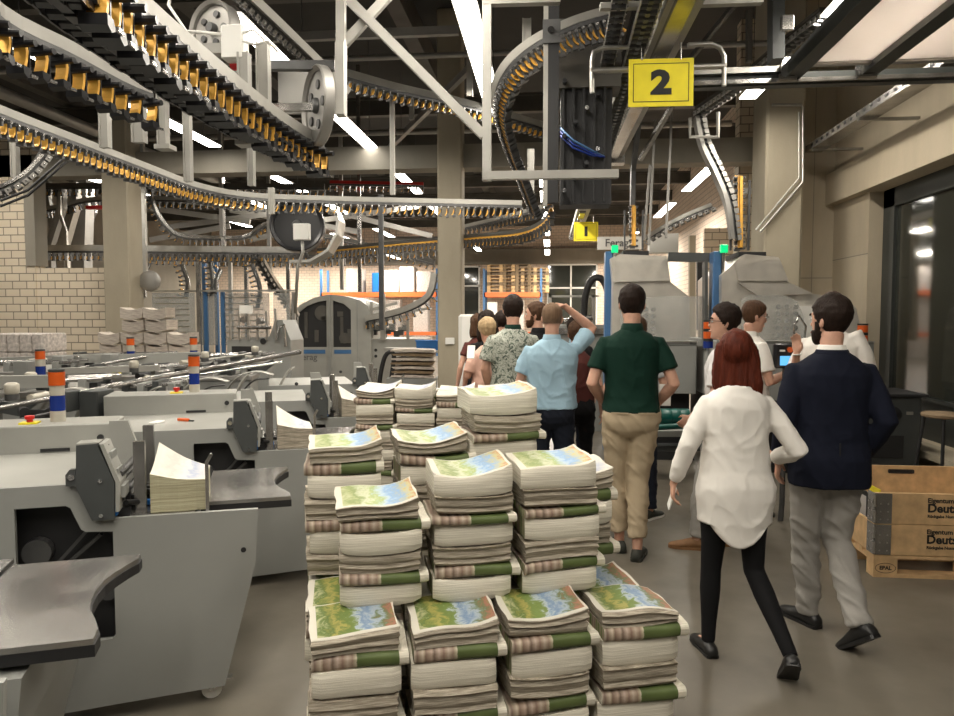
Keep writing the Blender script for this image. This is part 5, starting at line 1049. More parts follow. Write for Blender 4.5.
MB().prism([(cx(366), cz(330)), (cx(408), cz(330)), (cx(408), cz(322)), (cx(384), cz(306)), (cx(366), cz(300))], .12, .14).build('side_glass', 'plexi_clear', t)
q = MB()
for a, b in (((366, 318), (432, 308)), ((366, 323), (408, 316)), ((372, 338), (372, 302)), ((408, 339), (408, 318)), ((366, 311), (398, 303))): q.tube([(cx(a[0]), .1, cz(a[1])), (cx(b[0]), .1, cz(b[1]))], 1, flat=(.06, .06))
q.build('side_rails', 'alu_paint', t); MB().box(cx(381), cx(386), .02, .1, cz(340), cz(294)).build('mast', 'alu_paint', t)
q = MB()
for j in range(9): q.cbox((cx(368 + 4.5 * j), .4, cz(334 - 3 * (j % 3))), .12, .2, .14 + .05 * (j % 2))
q.build('rollers', 'steel_dark', t)
conveyor('delivery conveyor arching from the cab toward the pillar', [PD(366, 318, 16), PD(395, 312, 15.8), PD(418, 303, 15.6), PD(430, 292, 15.5), PD(434, 270, 15.5)], 'gold', .16, 1.2, (.1, .12), 'alu_paint', up=(-.4, 0, 1))
t = thing('storage_bin', 'blue plastic bin beside the middle pillar', 'bin', PD(428, 350, 13.4), YAW); MB().prism([(-.2, 0), (.2, 0), (.21, .17), (-.21, .17)], -.15, .15).build('tub', 'blue_bin', t); MB().box(-.225, .225, -.165, .165, .165, .185).build('rim', 'blue_bin', t)
q = thing('bin_table', 'small grey table with white edge under the blue bin', 'table', (*PD(424, 351, 13.4)[:2], 0), YAW); zt = PD(428, 350, 13.4).z
MB().box(-.42, .42, -.3, .3, zt - .04, zt - .002).build('top', 'alu_paint', q)
for sx in (-.38, .38):
    for sy in (-.26, .26): MB().box(sx - .02, sx + .02, sy - .02, sy + .02, 0, zt - .04).build('leg', 'black', q)
# loop of black hose and dark trays on a trolley
t = thing('tray_trolley', 'trolley with a pile of dark folded trays and a black hose before the cab', 'trolley', (*PD(412, 381, 12.8)[:2], 0), YAW)
for j in range(7): MB().prism([(-.36 + .03 * (j % 3), .62 + j * .075), (.42 - .04 * (j % 2), .60 + j * .075), (.40, .645 + j * .075), (.0, .66 + j * .075), (-.34, .65 + j * .075)], -.25, .25).build('tray', 'wood_dark' if j % 2 else 'paper_far', t)
MB().tube(spline([(-.52, -.2, .0), (-.55, -.2, .5), (-.45, -.2, .98), (-.3, -.2, 1.02), (-.34, -.2, .6)], .05), .04, 10).build('hose', 'black', t, True); MB().box(-.42, .46, -.28, .28, .5, .6).build('platform', 'panel', t)
for sx in (-.38, .4): MB().box(sx - .03, sx + .03, -.25, .25, 0, .5).build('leg', 'panel_dark', t)
t = thing('paper_pallet_trolley', 'pale cardboard table at the left of the pillar behind the cab', 'table', (*PD(398, 381, 14.4)[:2], 0))
MB().box(-.3, .5, 0, .4, 0, 1.05).build('body', 'alu_paint', t)

# ------------------------------------ far storage: rack, pallets, wrapped goods
YR = 31.0
def rack(xa, xb, label):
    a = PY(xa, 292, YR); b = PY(xb, 292, YR); t = thing('storage_rack', label, 'rack', (a.x, YR, 0)); w = b.x - a.x
    for x in (0, w):
        MB().box(x - .05, x + .05, 0, .08, 0, a.z + 1.0).build('upright', 'blue_paint', t); MB().box(x - .05, x + .05, 1.0, 1.08, 0, a.z + 1.0).build('upright', 'blue_paint', t)
    for y in (0, 1.0): MB().box(0, w, y, y + .06, a.z - .22, a.z - .02).build('beam', 'orange_beam', t)
    for y in (0,): MB().box(0, w, y, y + .06, .9, 1.05).build('beam', 'orange_beam', t)
    return a.z - .02
zr = rack(484, 541, 'far storage rack carrying piles of empty pallets, right of the middle pillar'); zr2 = rack(321, 437, 'far storage rack with wrapped goods, left of the middle pillar')
def pallet_mesh(L=1.2, Wd=.8, m='wood'):
    deck = MB(); bl = MB()
    for i in range(5): y = (Wd - .1) * i / 4; deck.box(0, L, y, y + (.12 if i % 2 == 0 else .1), .122, .144)
    for x in (0, L / 2 - .07, L - .145): deck.box(x, x + .145, 0, Wd + .02, .1, .122)
    for y in (0, Wd / 2 - .05, Wd - .1): deck.box(0, L, y, y + .1, 0, .022)
    for x in (0, L / 2 - .07, L - .145):
        for y in (0, Wd / 2 - .05, Wd - .1): bl.box(x, x + .145, y, y + .1, .022, .1)
    b1 = MB().box(0, .145, 0, .1, .022, .1).mesh('block', m)
    return deck.mesh('deck', m), b1, MB().add(deck.v, deck.f).add(bl.v, bl.f).mesh('pallet', m)
PM = pallet_mesh(); PMD = pallet_mesh(m='wood_dark')
def pallet(loc, rz, label, dark=False, group=None):
    pm = PMD if dark else PM
    if group: o = link('pallet', pm[2], loc=loc); o.rotation_euler = (0, 0, rz); return tag(o, label, 'pallet', group)
    t = thing('pallet', label, 'pallet', loc, rz); link('deck', pm[0], t)
    for x in (0, .53, 1.055):
        for y in (0, .35, .7): link('block', pm[1], t, loc=(x, y, 0))
    return t
cnt = ['lowest', 'second', 'third', 'fourth', 'fifth', 'sixth', 'seventh', 'topmost']
for c, (px, n) in enumerate([(487, 8), (503, 8), (521, 7)]):
    p = PY(px, 292, YR + .1)
    for i in range(n): pallet((p.x, YR + .1, zr + .15 * i), 0, 'empty wooden pallet, %s from below, %s pile on far rack' % (cnt[i], ['left', 'middle', 'right'][c]), c == 1 or i % 3 == 2, 'empty pallets on the far rack')
for i, px in enumerate([354, 375, 391, 407, 424]):
    p = PY(px, 292, YR + .1); tall = [1.05, .85, .95, 1.1, .9][i]
    tag(MB().bbox(-.33 if i != 1 else -.14, .33 if i != 1 else .2, 0, .9, 0, tall, .04).build('wrapped_goods', ['wrap', 'blue_bin', 'wrap', 'wrap', 'wrap'][i], loc=(p.x, YR + .1, zr2)), ['leftmost shrink-wrapped load on the far left rack', 'blue drum-shaped load on the far left rack', 'third shrink-wrapped load on the far left rack', 'tall shrink-wrapped load on the far left rack', 'rightmost shrink-wrapped load on the far left rack'][i], 'wrapped load', 'wrapped loads on the far rack')
for i, (xa, xb, yt, yb) in enumerate([(487, 497, 302, 350), (504, 524, 300, 350), (340, 352, 300, 345), (385, 400, 300, 345), (413, 428, 300, 345)]):
    a = PY(xa, yt, YR + .2); b = PY(xb, yt, YR + .2)
    tag(MB().bbox(0, b.x - a.x, 0, .6, 0, a.z, .03).build('wrapped_goods', 'white' if i == 0 else 'wrap', loc=(a.x, YR + .2, 0)), ['white load under the pallet piles of the far rack', 'brown load under the pallet piles of the far rack', 'load below the left end of the orange rack beam', 'load below the middle of the orange rack beam', 'load below the right end of the orange rack beam'][i], 'wrapped load')
# white machine drums left of the people
t = thing('white_roll', 'big white paper reel with a black band right of the middle pillar', 'reel', (*PD(470, 400, 9.6)[:2], 0)); 
MB().bbox(-.16, .16, 0, .5, 0, 1.70, .05).build('body', 'white', t); MB().tube([(.07, -.01, 0), (.07, -.01, 1.3), (.09, -.01, 1.64), (.14, -.01, 1.70)], 1, flat=(.025, .02)).build('band', 'black', t)
t = thing('arched_machine', 'grey machine frame with a tall black hose arch behind the light blue polo shirt', 'machine', (*PD(584, 420, 10.5)[:2], 0), 0)
MB().box(-.42, .30, 0, .5, 0, 1.55).build('body', 'panel', t); MB().box(-.52, -.48, -.02, .02, 1.5, 1.98).box(-.52, .2, -.02, .02, 1.95, 1.98).box(.10, .14, -.02, .02, 1.5, 1.98).build('rail_frame', 'alu', t)
MB().tube(spline([(-.02, -.05, 1.45), (-.0, -.05, 1.95), (.10, -.05, 2.2), (.24, -.05, 2.2), (.33, -.05, 1.95), (.32, -.05, 1.5)], .06), .05, 12).build('hose_arch', 'black', t, True)
MB().box(-.44, .32, -.06, 0, 1.42, 1.5).cyl((-.3, -.1, 1.6), (.1, -.1, 1.66), .04, 12).build('roller', 'steel', t)

random.seed(11)
for i, (px, py, dd) in enumerate([(18, 403, 5.4), (44, 410, 5.4), (72, 386, 6.5), (96, 381, 6.9), (128, 384, 7.0), (152, 376, 7.6), (176, 366, 8.2), (206, 366, 8.3), (236, 362, 8.6), (262, 364, 8.4), (30, 365, 8.0), (70, 362, 8.4), (100, 364, 8.6)]):
    t = thing('feed_arm', ['first', 'second', 'third', 'fourth', 'fifth', 'sixth', 'seventh', 'eighth', 'ninth', 'tenth', 'eleventh', 'twelfth', 'thirteenth'][i] + ' dark feed arm with bright roller in the clutter of the rear feeder line', 'feed arm', PD(px, py, dd), random.uniform(-.3, .8), 'feed arms of the rear line')
    q = random.uniform(.7, 1.3)
    MB().prism([(-.16 * q, -.06), (.02, -.10), (.16 * q, .02), (.13 * q, .06), (0, .0), (-.15 * q, .02)], -.02, .02).build('arm', ['panel_dark', 'black', 'panel'][i % 3], t)
    MB().cyl((.14 * q, -.12, .05), (.14 * q, .12, .05), .026, 12).build('roller', 'chrome' if i % 2 else 'clear_lens', t, SM); MB().cyl((-.13 * q, -.08, 0), (-.13 * q, .08, 0), .035, 12).build('pivot', 'black', t, SM)
    MB().tube([(-.13 * q, 0, -.25), (-.13 * q, 0, 0)], 1, flat=(.03, .03)).build('support', 'steel', t)
# ---------------------------------------------------------------- bundles of newspapers
def flank_mat():
    m = mat('printed_flank', (.3, .25, .18), .75); nt = m.node_tree; b = nt.nodes['Principled BSDF']
    tc = nt.nodes.new('ShaderNodeTexCoord'); mp = nt.nodes.new('ShaderNodeMapping'); mp.inputs['Scale'].default_value = (3, 46, 2)
    n = node(nt, 'ShaderNodeTexNoise'); n.inputs['Scale'].default_value = 1; n.inputs['Detail'].default_value = 1
    nt.links.new(tc.outputs['Object'], mp.inputs[0]); nt.links.new(mp.outputs[0], n.inputs[0])
    nt.links.new(ramp(nt, n.outputs[0], [(.34, (.12, .17, .045)), (.44, (.20, .24, .09)), (.5, (.42, .36, .27)), (.56, (.20, .12, .09)), (.66, (.50, .43, .34))]), b.inputs['Base Color']); return m
M['flank'] = flank_mat()
BW, BD = .252, .236
_bm = {}
def bundle_mesh(kind, T, var, tilt=0):
    key = (kind, round(T, 3), var, tilt)
    if key in _bm: return _bm[key]
    rnd = random.Random(int(T * 1000) * 13 + var * 7 + ord(kind) + int(tilt * 3))
    W, Dp = (BW, BD) if kind != 'S' else (.274, .228)
    a1, a2, ph = rnd.uniform(-.3, 1), rnd.uniform(-.4, .8), rnd.uniform(0, 6)
    def fn(u, v, w):
        x = (u - .5) * W; y = v * Dp; e = abs(2 * u - 1)
        dz = .012 * a1 * (e ** 2 - .35) + .007 * a2 * math.sin(3 * u + ph)
        if tilt: dz += tilt * .022 * max(0, 2 * u - 1) ** 2 * w + tilt * .010 * v * w + .004 * math.sin(7 * u + ph) * w
        z = w * T + dz
        fold = math.sin(PI * w)
        if kind == 'W':
            if v < .01: y -= .007 * fold ** .35
            x *= 1 + .006 * fold ** .4
            if abs(u - .5) > .45 and v < .2: y += .012 * (1 - v * 5)
        elif kind == 'G':
            x *= 1 - .05 * (1 - w) * (1 if u < .5 else .3)
            if v < .01: y += .006 * math.sin(23 * w + ph) - .006 * w
            x += .003 * math.sin(17 * w + 9 * v + ph)
        else:
            if v < .01: y -= .010 * fold ** .4
            x += .012; x *= 1 + .01 * fold
        if u in (0, 1): z += .003 * math.sin(8 * v + ph)
        return (x, y, z)
    mb, sd = grid_slab(10, 6, 6, fn)
    mats = {'W': ['paper_white', 'flank', 'paper_white'], 'G': ['paper_grey', 'paper_grey', 'paper_grey'], 'S': ['paper_white', 'flank', 'cover_stripe']}[kind]
    me = mb.mesh('bundle', mats)
    me.polygons.foreach_set('material_index', [1 if s in 'l' and var % 2 else (2 if s in 'fktb' and kind == 'S' and max(mb.v[i][0] for i in fc) < W * .47 else 0) for s, fc in zip(sd, mb.f)])
    me.polygons.foreach_set('use_smooth', [True] * len(me.polygons)); me.set_sharp_from_angle(angle=math.radians(50))
    # printed sheet lying on top
    cb = MB(); n = 10; m = 6
    for lay in (.0016, .0004):
        for j in range(m + 1):
            for i in range(n + 1):
                p = fn(.0 + i / n, j / m if j else .0001, 1.); cb.v.append((p[0], p[1] + (0 if j else .004), p[2] + lay))
    q = lambda l, i, j: l * (n + 1) * (m + 1) + j * (n + 1) + i
    for i in range(n):
        for j in range(m): cb.f.append((q(0, i, j), q(0, i + 1, j), q(0, i + 1, j + 1), q(0, i, j + 1))); cb.f.append((q(1, i, j + 1), q(1, i + 1, j + 1), q(1, i + 1, j), q(1, i, j)))
    _bm[key] = (me, cb); return _bm[key]
PR = math.radians(17.5); P0 = PZ(301, 648, .74); P0.z = 0
UX = V((math.cos(PR), math.sin(PR), 0)); UY = V((-math.sin(PR), math.cos(PR), 0))
ORD = ['topmost', 'second', 'third', 'fourth', 'fifth', 'sixth', 'seventh', 'eighth', 'ninth', 'tenth', 'eleventh', 'twelfth', 'thirteenth', 'fourteenth', 'fifteenth', 'sixteenth', 'seventeenth', 'eighteenth', 'nineteenth', 'twentieth']
SEQ = {'G': [('G', .052), ('S', .042), ('W', .078), ('G', .07), ('S', .042), ('W', .078), ('G', .068)], 'W': [('W', .074), ('G', .066), ('S', .034), ('W', .078), ('G', .07), ('S', .042), ('W', .08)]}
def pile(x, y, z0, z1, start, where, group, cov='cover_a', org=P0, rot=PR, tops=1, mk=1., seed=0, sx=1.):
    """bundles stacked from z0 to z1 at pallet coordinates (front middle of the pile)"""
    rnd = random.Random(seed * 77 + 5); seq = SEQ[start]; H = z1 - z0; L = []; h = 0; i = 0
    while h < H - .025: k, t = seq[i % len(seq)] if i < len(seq) else SEQ['G'][(i + 1) % 6]; L.append((k, t)); h += t; i += 1
    s = H / h; z = z1; ux = V((math.cos(rot), math.sin(rot), 0)); uy = V((-math.sin(rot), math.cos(rot), 0))
    for i, (k, t) in enumerate(L):
        t *= s; z -= t; ti = 1 if i == 0 else 0
        var = rnd.randrange(4)
        me, cb = bundle_mesh(k, round(t - .004, 3), var, ti * (1 if seed % 2 == 0 else -1 if seed % 3 == 0 else 1))
        p = org + ux * (x + rnd.uniform(-.010, .010)) + uy * (y + rnd.uniform(-.008, .006)); p.z = z + .002
        nmk = {'W': 'white', 'G': 'grey rough-edged', 'S': 'thin green-striped'}[k]
        lab = '%s newspaper bundle, %s%s, %s' % (nmk, ORD[i], ' from top' if i else '', where)
        o = bpy.data.objects.new('newspaper_bundle', None); col.objects.link(o)
        o.location = p; o.rotation_euler = (0, 0, rot + rnd.uniform(-.05, .05)); o.scale = (mk * sx, mk, 1)
        tag(o, lab, 'newspapers', group)
        link('pages', me, o)
        if i < tops:
            cb2 = MB(); cb2.v = cb.v; cb2.f = cb.f; cb2.build('cover', cov, o, True)
ZP = .150
pallet(P0 - UX * .01 + UY * .02, PR, 'wooden pallet under the big near pile of newspapers')
g = 'newspaper bundles piled on the near pallet'
CX = [.145 + .292 * i for i in range(4)]; cn = ['leftmost', 'second', 'third', 'rightmost']; rn = ['front', 'middle', 'rear']
RY = [.035, .285, .535]
ZT = [.742, .742, .748, .752]
for c in range(4):
    pile(CX[c], RY[0], ZP, ZT[c] + [0, -.003, .0, .0][c], 'G', 'lower front row, %s pile, near pallet' % cn[c], g, 'cover_a', seed=c, tops=1)
for r in (1, 2):
    for c in range(4):
        up = (c < 3)
        z1 = (.74 if up else .70)
        if c == 0: z1 = .735
        pile(CX[c] + (-.01 if c == 0 else 0), RY[r], ZP, z1, 'G' if (r + c) % 2 else 'W', 'lower %s row, %s pile, near pallet' % (rn[r], cn[c]), g, 'cover_a', seed=10 + 4 * r + c, tops=1 if not up or c == 0 else 0)
UXs = .045
for c, (z1, st, cv) in enumerate([(1.072, 'G', 'cover_b'), (1.152, 'W', 'cover_b'), (1.168, 'W', 'cover_b')]):
    pile(CX[c] + .088, RY[1] - .075, .752, z1, st, 'upper front row, %s pile, near pallet' % ['left', 'middle', 'right'][c], g, cv, seed=30 + c)
for c, (z1, st, cv) in enumerate([(1.20, 'G', 'cover_b'), (1.21, 'G', 'cover_b'), (1.37, 'W', 'cover_b'), (1.06, 'G', 'cover_c')]):
    pile(CX[c] + UXs - [.06, .03, .06, .065][c], RY[2] - .0, .752, z1, st, 'upper rear row, %s pile, near pallet' % cn[c], g, cv, seed=41 + c)
# left-hand shoulder bundles showing their covers beside the upper piles
for j, (y, z1) in enumerate([(.30, .80), (.56, .83)]):
    pass
# second pallet behind
Q0 = PZ(352, 392, 1.12); Q0.z = 0; QR = math.radians(4)
pallet(Q0 + V((-.02, .0, 0)), QR, 'wooden pallet under the farther pile of newspapers behind the near one')
for c in range(4):
    for r in range(2):
        zt = [1.12, 1.14, 1.10, 1.13][c] - .02 * r * (c % 2)
        pile(.15 + .295 * c, .03 + .30 * r, ZP, zt, 'W' if (c + r) % 2 else 'G', '%s row, %s pile, farther pallet' % (['front', 'rear'][r], cn[c]), 'newspaper bundles on the farther pallet', 'cover_c', org=Q0, rot=QR, seed=60 + c * 2 + r, mk=1.08)
# small pile before the brick wall and the wrapped blocks at the left edge
def far_bundle_mesh():
    def fn(u, v, w): return ((u - .5) * .32, v * .28, w * .135 + .035 * (2 * u - 1) ** 2 * (1 if w > .5 else .9))
    mb, sd = grid_slab(6, 2, 4, fn); me = mb.mesh('far_bundle', ['paper_far']); me.polygons.foreach_set('use_smooth', [True] * len(me.polygons)); me.set_sharp_from_angle(angle=.8); return me
FB = far_bundle_mesh(); ref = PD(104, 366, 10.0)
t = thing('low_table', 'low table under the small newspaper pile at the brick wall', 'table', (ref.x - .1, ref.y - .02, 0)); zt = PD(108, 368, 10).z - .02
MB().box(-.1, 1.25, -.05, .75, zt - .05, zt).build('top', 'wood', t)
for sx in (-.05, 1.15):
    for sy in (0, .65): MB().box(sx, sx + .06, sy, sy + .06, 0, zt - .05).build('leg', 'wood', t)
for c, n in enumerate([3, 5, 5, 3]):
    for i in range(n):
        o = link('newspaper_bundle', FB, loc=(ref.x + .04 + .34 * c, ref.y + .06 + .03 * (i % 2), zt + .002 + .172 * i)); o.rotation_euler = (0, 0, .05 * math.sin(i * 3 + c))
        tag(o, '%s newspaper bundle from below, %s stack, small pile before brick wall' % (['first', 'second', 'third', 'fourth', 'fifth'][i], cn[c]), 'newspapers', 'bundles in the small pile at the brick wall')
ref = PD(-14, 372, 9.6); zt = PD(0, 374, 9.6).z
pallet((ref.x, ref.y, 0), 0, 'pallet beneath the wrapped newspaper blocks at the left edge', True)
for c in range(4):
    for i in range(5):
        x = ref.x + .12 + .18 * c
        o = MB().bbox(-.085, .085, 0, .5, 0, .255, .025).build('wrapped_bundle', 'wrap', loc=(x + .005 * math.sin(i * 5), ref.y + .1, .15 + .26 * i + (.0)))
        tag(o, 'wrapped newspaper block, %s layer from floor, %s column at left edge' % (['first', 'second', 'third', 'fourth', 'fifth'][i], ['first', 'second', 'third', 'fourth', 'fifth'][c]), 'newspapers', 'wrapped newspaper blocks at the left edge')

# ---------------------------------------------------------------- machines at the right
def hood(label, d, prof, glass, body, yd, seed):
    """prof, glass, body: outlines in photo pixels turned to the plane at distance d"""
    o = PD(body[0][0], 470, d); o.z = 0; yaw = 0
    t = thing('hopper_machine', label, 'machine', o, 0, 'stitching machines on the right')
    loc = lambda p: (PY(p[0], p[1], o.y) - o)
    f = lambda L: [(loc(p).x, loc(p).z) for p in L]
    MB().prism(f(prof), .02, yd).build('hood', 'hood', t)
    for j, gl in enumerate(glass): MB().prism(f(gl), -.30 + .0, -.29).build('guard_pane', 'plexi_clear', t); MB().prism([(f(gl)[0][0], f(gl)[0][1]), (f(gl)[0][0] + .02, f(gl)[0][1]), (f(gl)[-1][0] + .02, f(gl)[-1][1]), (f(gl)[-1][0], f(gl)[-1][1])], -.30, .02).build('guard_side', 'plexi_clear', t)
    b = f(body); x0, x1 = b[0][0], b[1][0]; zt = b[0][1]
    MB().bbox(x0, x1, -.30, yd, .78, zt, .01).build('cabinet', 'panel', t)
    MB().box(x0 + .04, x1, .1, yd - .05, .06, .78).box(x0 + .04, x1, -.25, .0, .0, .10).build('base', 'hole', t)
    MB().box(x0, x1, -.31, -.30, zt - .015, zt).build('edge_trim', 'alu', t)
    g = MB(); rnd = random.Random(seed)
    for j in range(5):
        for i in range(3): q = (x0 + .12 + .09 * i + (.55 if seed == 2 else .16), -.12, zt + .06 + .075 * j); g.cyl((q[0], -.16, q[2]), (q[0], -.08, q[2]), .028, 10); g.cbox((q[0], -.06, q[2]), .05, .05, .02)
    g.build('gripper_wheels', 'chrome', t, SM)
    return t, o, f
h1, o1, f1 = hood('left-hand machine with a pale metal hood behind the green polo shirt', 8.7,
    [(612, 345), (613, 283), (611, 258), (620, 254), (667, 256), (671, 282), (690, 297), (690, 345)],
    [[(618, 345), (618, 300), (660, 297), (697, 297), (703, 306), (704, 345)]], [(612, 340), (692, 340)], 1.3, 1)
h2, o2, f2 = hood('right-hand machine with a large pale sloping hood behind the navy blazer', 8.0,
    [(722, 345), (722, 275), (742, 256), (746, 254), (779, 257), (789, 282), (815, 294), (845, 297), (857, 308), (862, 330), (862, 390), (722, 390)],
    [[(734, 340), (734, 300), (742, 296), (775, 296), (788, 302), (794, 316), (796, 345)]], [(710, 340), (862, 340)], 1.3, 2)
MB().prism(f2([(735, 262), (779, 259), (788, 281), (738, 281)]), -.02, .015).prism(f2([(738, 283), (789, 284), (812, 294), (757, 296)]), -.03, .015).build('hood_lid', 'hood', h2)
MB().prism(f1([(614, 261), (667, 259), (670, 281), (614, 282)]), -.02, .015).build('hood_lid', 'hood', h1)
MB().prism(f2([(741, 251), (769, 251), (769, 256), (741, 256)]), .1, .7).build('hood_mouth', 'black', h2); MB().prism(f1([(624, 250), (650, 250), (650, 257), (624, 257)]), .1, .7).build('hood_mouth', 'black', h1)
MB().prism(f2([(794, 306), (818, 306), (819, 336), (794, 338)]), -.05, .015).build('inspection_panel', 'white', h2)
pp = f2([(784, 344), (788, 320)]);
MB().tube([(pp[0][0], -.33, pp[0][1]), (pp[0][0] - .02, -.36, pp[0][1] + .2), (pp[0][0] + .03, -.36, pp[0][1] + .31), (pp[0][0] + .1, -.36, pp[0][1] + .2), (pp[0][0] + .1, -.33, pp[0][1])], .012, 8).build('handle', 'chrome', h2, True)
# dark rollers under the left machine
for i, (px, l) in enumerate([(662, 'left'), (671, 'middle'), (680, 'right')]):
    p = PD(px, 417, 7.6)
    t = thing('roller', l + ' dark green roller under the left-hand machine', 'roller', p, 0, 'dark green rollers'); MB().lathe([(0, -.09), (.085, -.09), (.09, -.08), (.09, .08), (.085, .09), (0, .09)]).xf(Matrix.Rotation(PI / 2, 4, 'Y')).build('drum', 'green', t, SM); MB().cyl((-.096, 0, 0), (.096, 0, 0), .012, 8).build('axle', 'chrome', t)
pipe([PD(648, 433, 7.4), PD(700, 433, 7.4)], 0, 'panel', 'grey foot rail below the dark green rollers', 'rail', 'foot_rail', flat=(.12, .06))
pipe([PD(640, 447, 7.5), PD(712, 447, 7.5)], 0, 'panel_dark', 'dark lower foot rail near the floor below the green rollers', 'rail', 'foot_rail', flat=(.2, .05))
pipe([PD(644, 428, 7.2), PD(700, 425, 7.2)], .03, 'green', 'green tube in front of the rollers', 'tube', 'guard_tube')
for i, (px, d) in enumerate([(609, 8.9), (716, 8.1)]):
    a = PD(px, 252, d); t = thing('blue_column', ['blue upright column left of the left-hand hood', 'blue upright column between the two machine hoods'][i], 'column', (a.x, a.y, 0))
    MB().bbox(-.05, .04, -.1, .1, 0, a.z, .01).build('post', 'blue_paint', t); MB().box(.04, .07, -.12, .12, 1.2, a.z).build('door_edge', 'steel', t); MB().bbox(.0 + .02, .10, -.14, -.08, a.z - .02, a.z + .07, .01).build('green_light', 'green_lamp', t)
pipe([PD(668, 257, 8.4), PD(722, 258, 8.3)], 0, 'panel_dark', 'dark cross beam between the two machine hoods', 'beam', 'cross_beam', flat=(.12, .10))
pipe([PD(705, 262, 8.15), PD(705, 350, 8.15)], 0, 'panel_dark', 'dark grey door panel left of the right-hand hood', 'panel', 'door_panel', flat=(.16, .03))
box_at(664, 243, 10.6, .42, .28, .2, 'white', 'white box above the left-hand machine hood', 'white_box', 'box')
for i, (px, d, y0) in enumerate([(708, 7.45, 348), (862, 7.3, 352)]):
    a = PD(px, y0, d); t = thing('signal_tower', ['orange and blue signal lamp beside the man with dark hair', 'orange and blue signal lamp on the concrete jamb right of the navy blazer'][i], 'signal lamp', a)
    for z0, h, m, n in ((0, .07, 'blue_lens', 'blue_lamp'), (.07, .03, 'black', 'collar'), (.10, .07, 'orange', 'orange_lamp'), (.17, .03, 'black', 'collar'), (.20, .07, 'orange', 'upper_orange_lamp'), (.27, .02, 'black', 'cap')): MB().lathe([(0, 0), (.05, 0), (.05, h - .002), (0, h - .002)], c=(0, 0, z0)).build(n, m, t, SM)
    MB().cyl((0, 0, -a.z), (0, 0, 0), .02, 8).build('pole', 'panel', t)
# side cabinets
t = thing('side_cabinet', 'dark grey cabinet with a round dial right of the navy blazer', 'cabinet', (*PD(878, 400, 6.9)[:2], 0))
zt = PD(890, 397, 6.6).z; MB().bbox(-.2, .40, 0, .6, 0, zt - .03, .015).build('body', 'panel_dark', t); MB().bbox(-.24, .45, -.04, .64, zt - .03, zt, .01).build('top', 'black', t)
MB().lathe([(0, 0), (.07, 0), (.075, .015), (.05, .03), (0, .03)]).xf(Matrix.Translation((.14, 0, zt - .2)) @ Matrix.Rotation(PI / 2, 4, 'X')).build('dial', 'black_gloss', t, SM)
MB().box(-.12, .24, -.012, 0, zt - .62, zt - .40).build('vent', 'hole', t); MB().box(.26, .32, -.01, 0, zt - .2, zt - .17).build('label_plate', 'alu', t)
MB().bbox(-.18, .02, .1, .3, zt, zt + .04, .02).build('roll', 'white', t)
# control panel
t = thing('operator_terminal', 'black control panel with a lit blue screen and an orange knob', 'control panel', PD(787, 356, 5.75), YAW)
MB().bbox(-.10, .085, 0, .06, -.10, .10, .02).build('housing', 'black_gloss', t, SM); MB().box(-.055, .045, -.004, 0, -.075, .0).build('screen', 'screen', t); MB().lathe([(.012, 0), (.022, 0), (.022, .012), (.012, .012)]).xf(Matrix.Translation((.02, 0, .05)) @ Matrix.Rotation(PI / 2, 4, 'X')).build('knob', 'orange', t, SM)
MB().box(-.06, -.02, -.012, 0, .035, .05).build('switch', 'white', t); MB().tube([(0, .03, -.1), (0, .03, -1.2 + .0), (0, .05, -PD(787, 356, 5.75).z)], .022, 8).build('stand', 'steel_dark', t)
# ---------------------------------------------------------------- crate on its pallet, stool
K0 = PZ(873, 577, 0)
pallet(K0, 0, 'wooden pallet carrying the two-tier wooden crate')
t = thing('wooden_crate', 'light wooden crate of two hinged collars with black lettering', 'crate', (K0.x, K0.y, .146), 0)
L, Wd, T = 1.2, .8, .02
for z, n in ((0, 'lower'), (.2, 'upper')):
    MB().box(.0, L, 0, T, z + .002, z + .198).build(n + '_front_board', 'wood', t); 
    if z == 0: MB().box(0, T, T, Wd - T, z + .002, z + .198).build(n + '_side_board', 'wood', t)
    MB().box(L - T, L, T, Wd - T, z + .002, z + .198).build(n + '_side_board', 'wood', t)
b = [(0, .002), (L, .002), (L, .43), (.62, .43), (.60, .43), (0, .43)]
MB().prism([(0, 0), (L, 0), (L, .42), (.52, .42), (0, .42)], Wd - T, Wd).build('back_board', 'wood', t); MB().bbox(.42, .60, Wd - T - .003, Wd - T, .365, .395, .01).build('hand_slot', 'hole', t)
for z in (.02, .22):
    for (y0, y1, x0, x1) in ((-.004, 0, 0, .10), (0, .10, -.004, 0)): MB().box(x0, x1, y0, y1, z - .018, z + .175).build('hinge_plate', 'steel', t)
for z in (.0, .1, .2, .3): MB().cyl((-.004, -.004, z + .01), (-.004, -.004, z + .085), .009, 10).build('hinge_pin', 'chrome', t, SM)
h = MB()
for z in (.03, .08, .13, .23, .28, .33):
    for q in (.03, .075): h.cyl((q, -.008, z), (q, -.004, z), .006, 8); h.cyl((-.008, q, z), (-.004, q, z), .006, 8)
h.build('rivets', 'chrome', t)
for z in (.1, .3):
    for s, sz, dz, x, bo in (('Eigentum', .042, .055, .50, .0012), ('Deutsche', .075, .005, .67, .0025), ('R\u00fcckgabe Nummer', .026, -.045, .505, .0008)):
        me = text_mesh(s, sz, 'ink', bo, ext=.0006); w = max(v.co.x for v in me.vertices) - min(v.co.x for v in me.vertices)
        gq = link('lettering', me, t); gq.rotation_euler = (PI / 2, 0, 0); gq.location = (.315 + w / 2, -.0012, z + dz)
me = text_mesh('EPAL', .034, 'ink', .001, ext=.0006); o = tag(link('pallet_stamp', me, bpy.data.objects['wooden_crate']), 'EPAL mark'); o.rotation_euler = (PI / 2, 0, 0); o.location = (.073, -.0012, -.085)
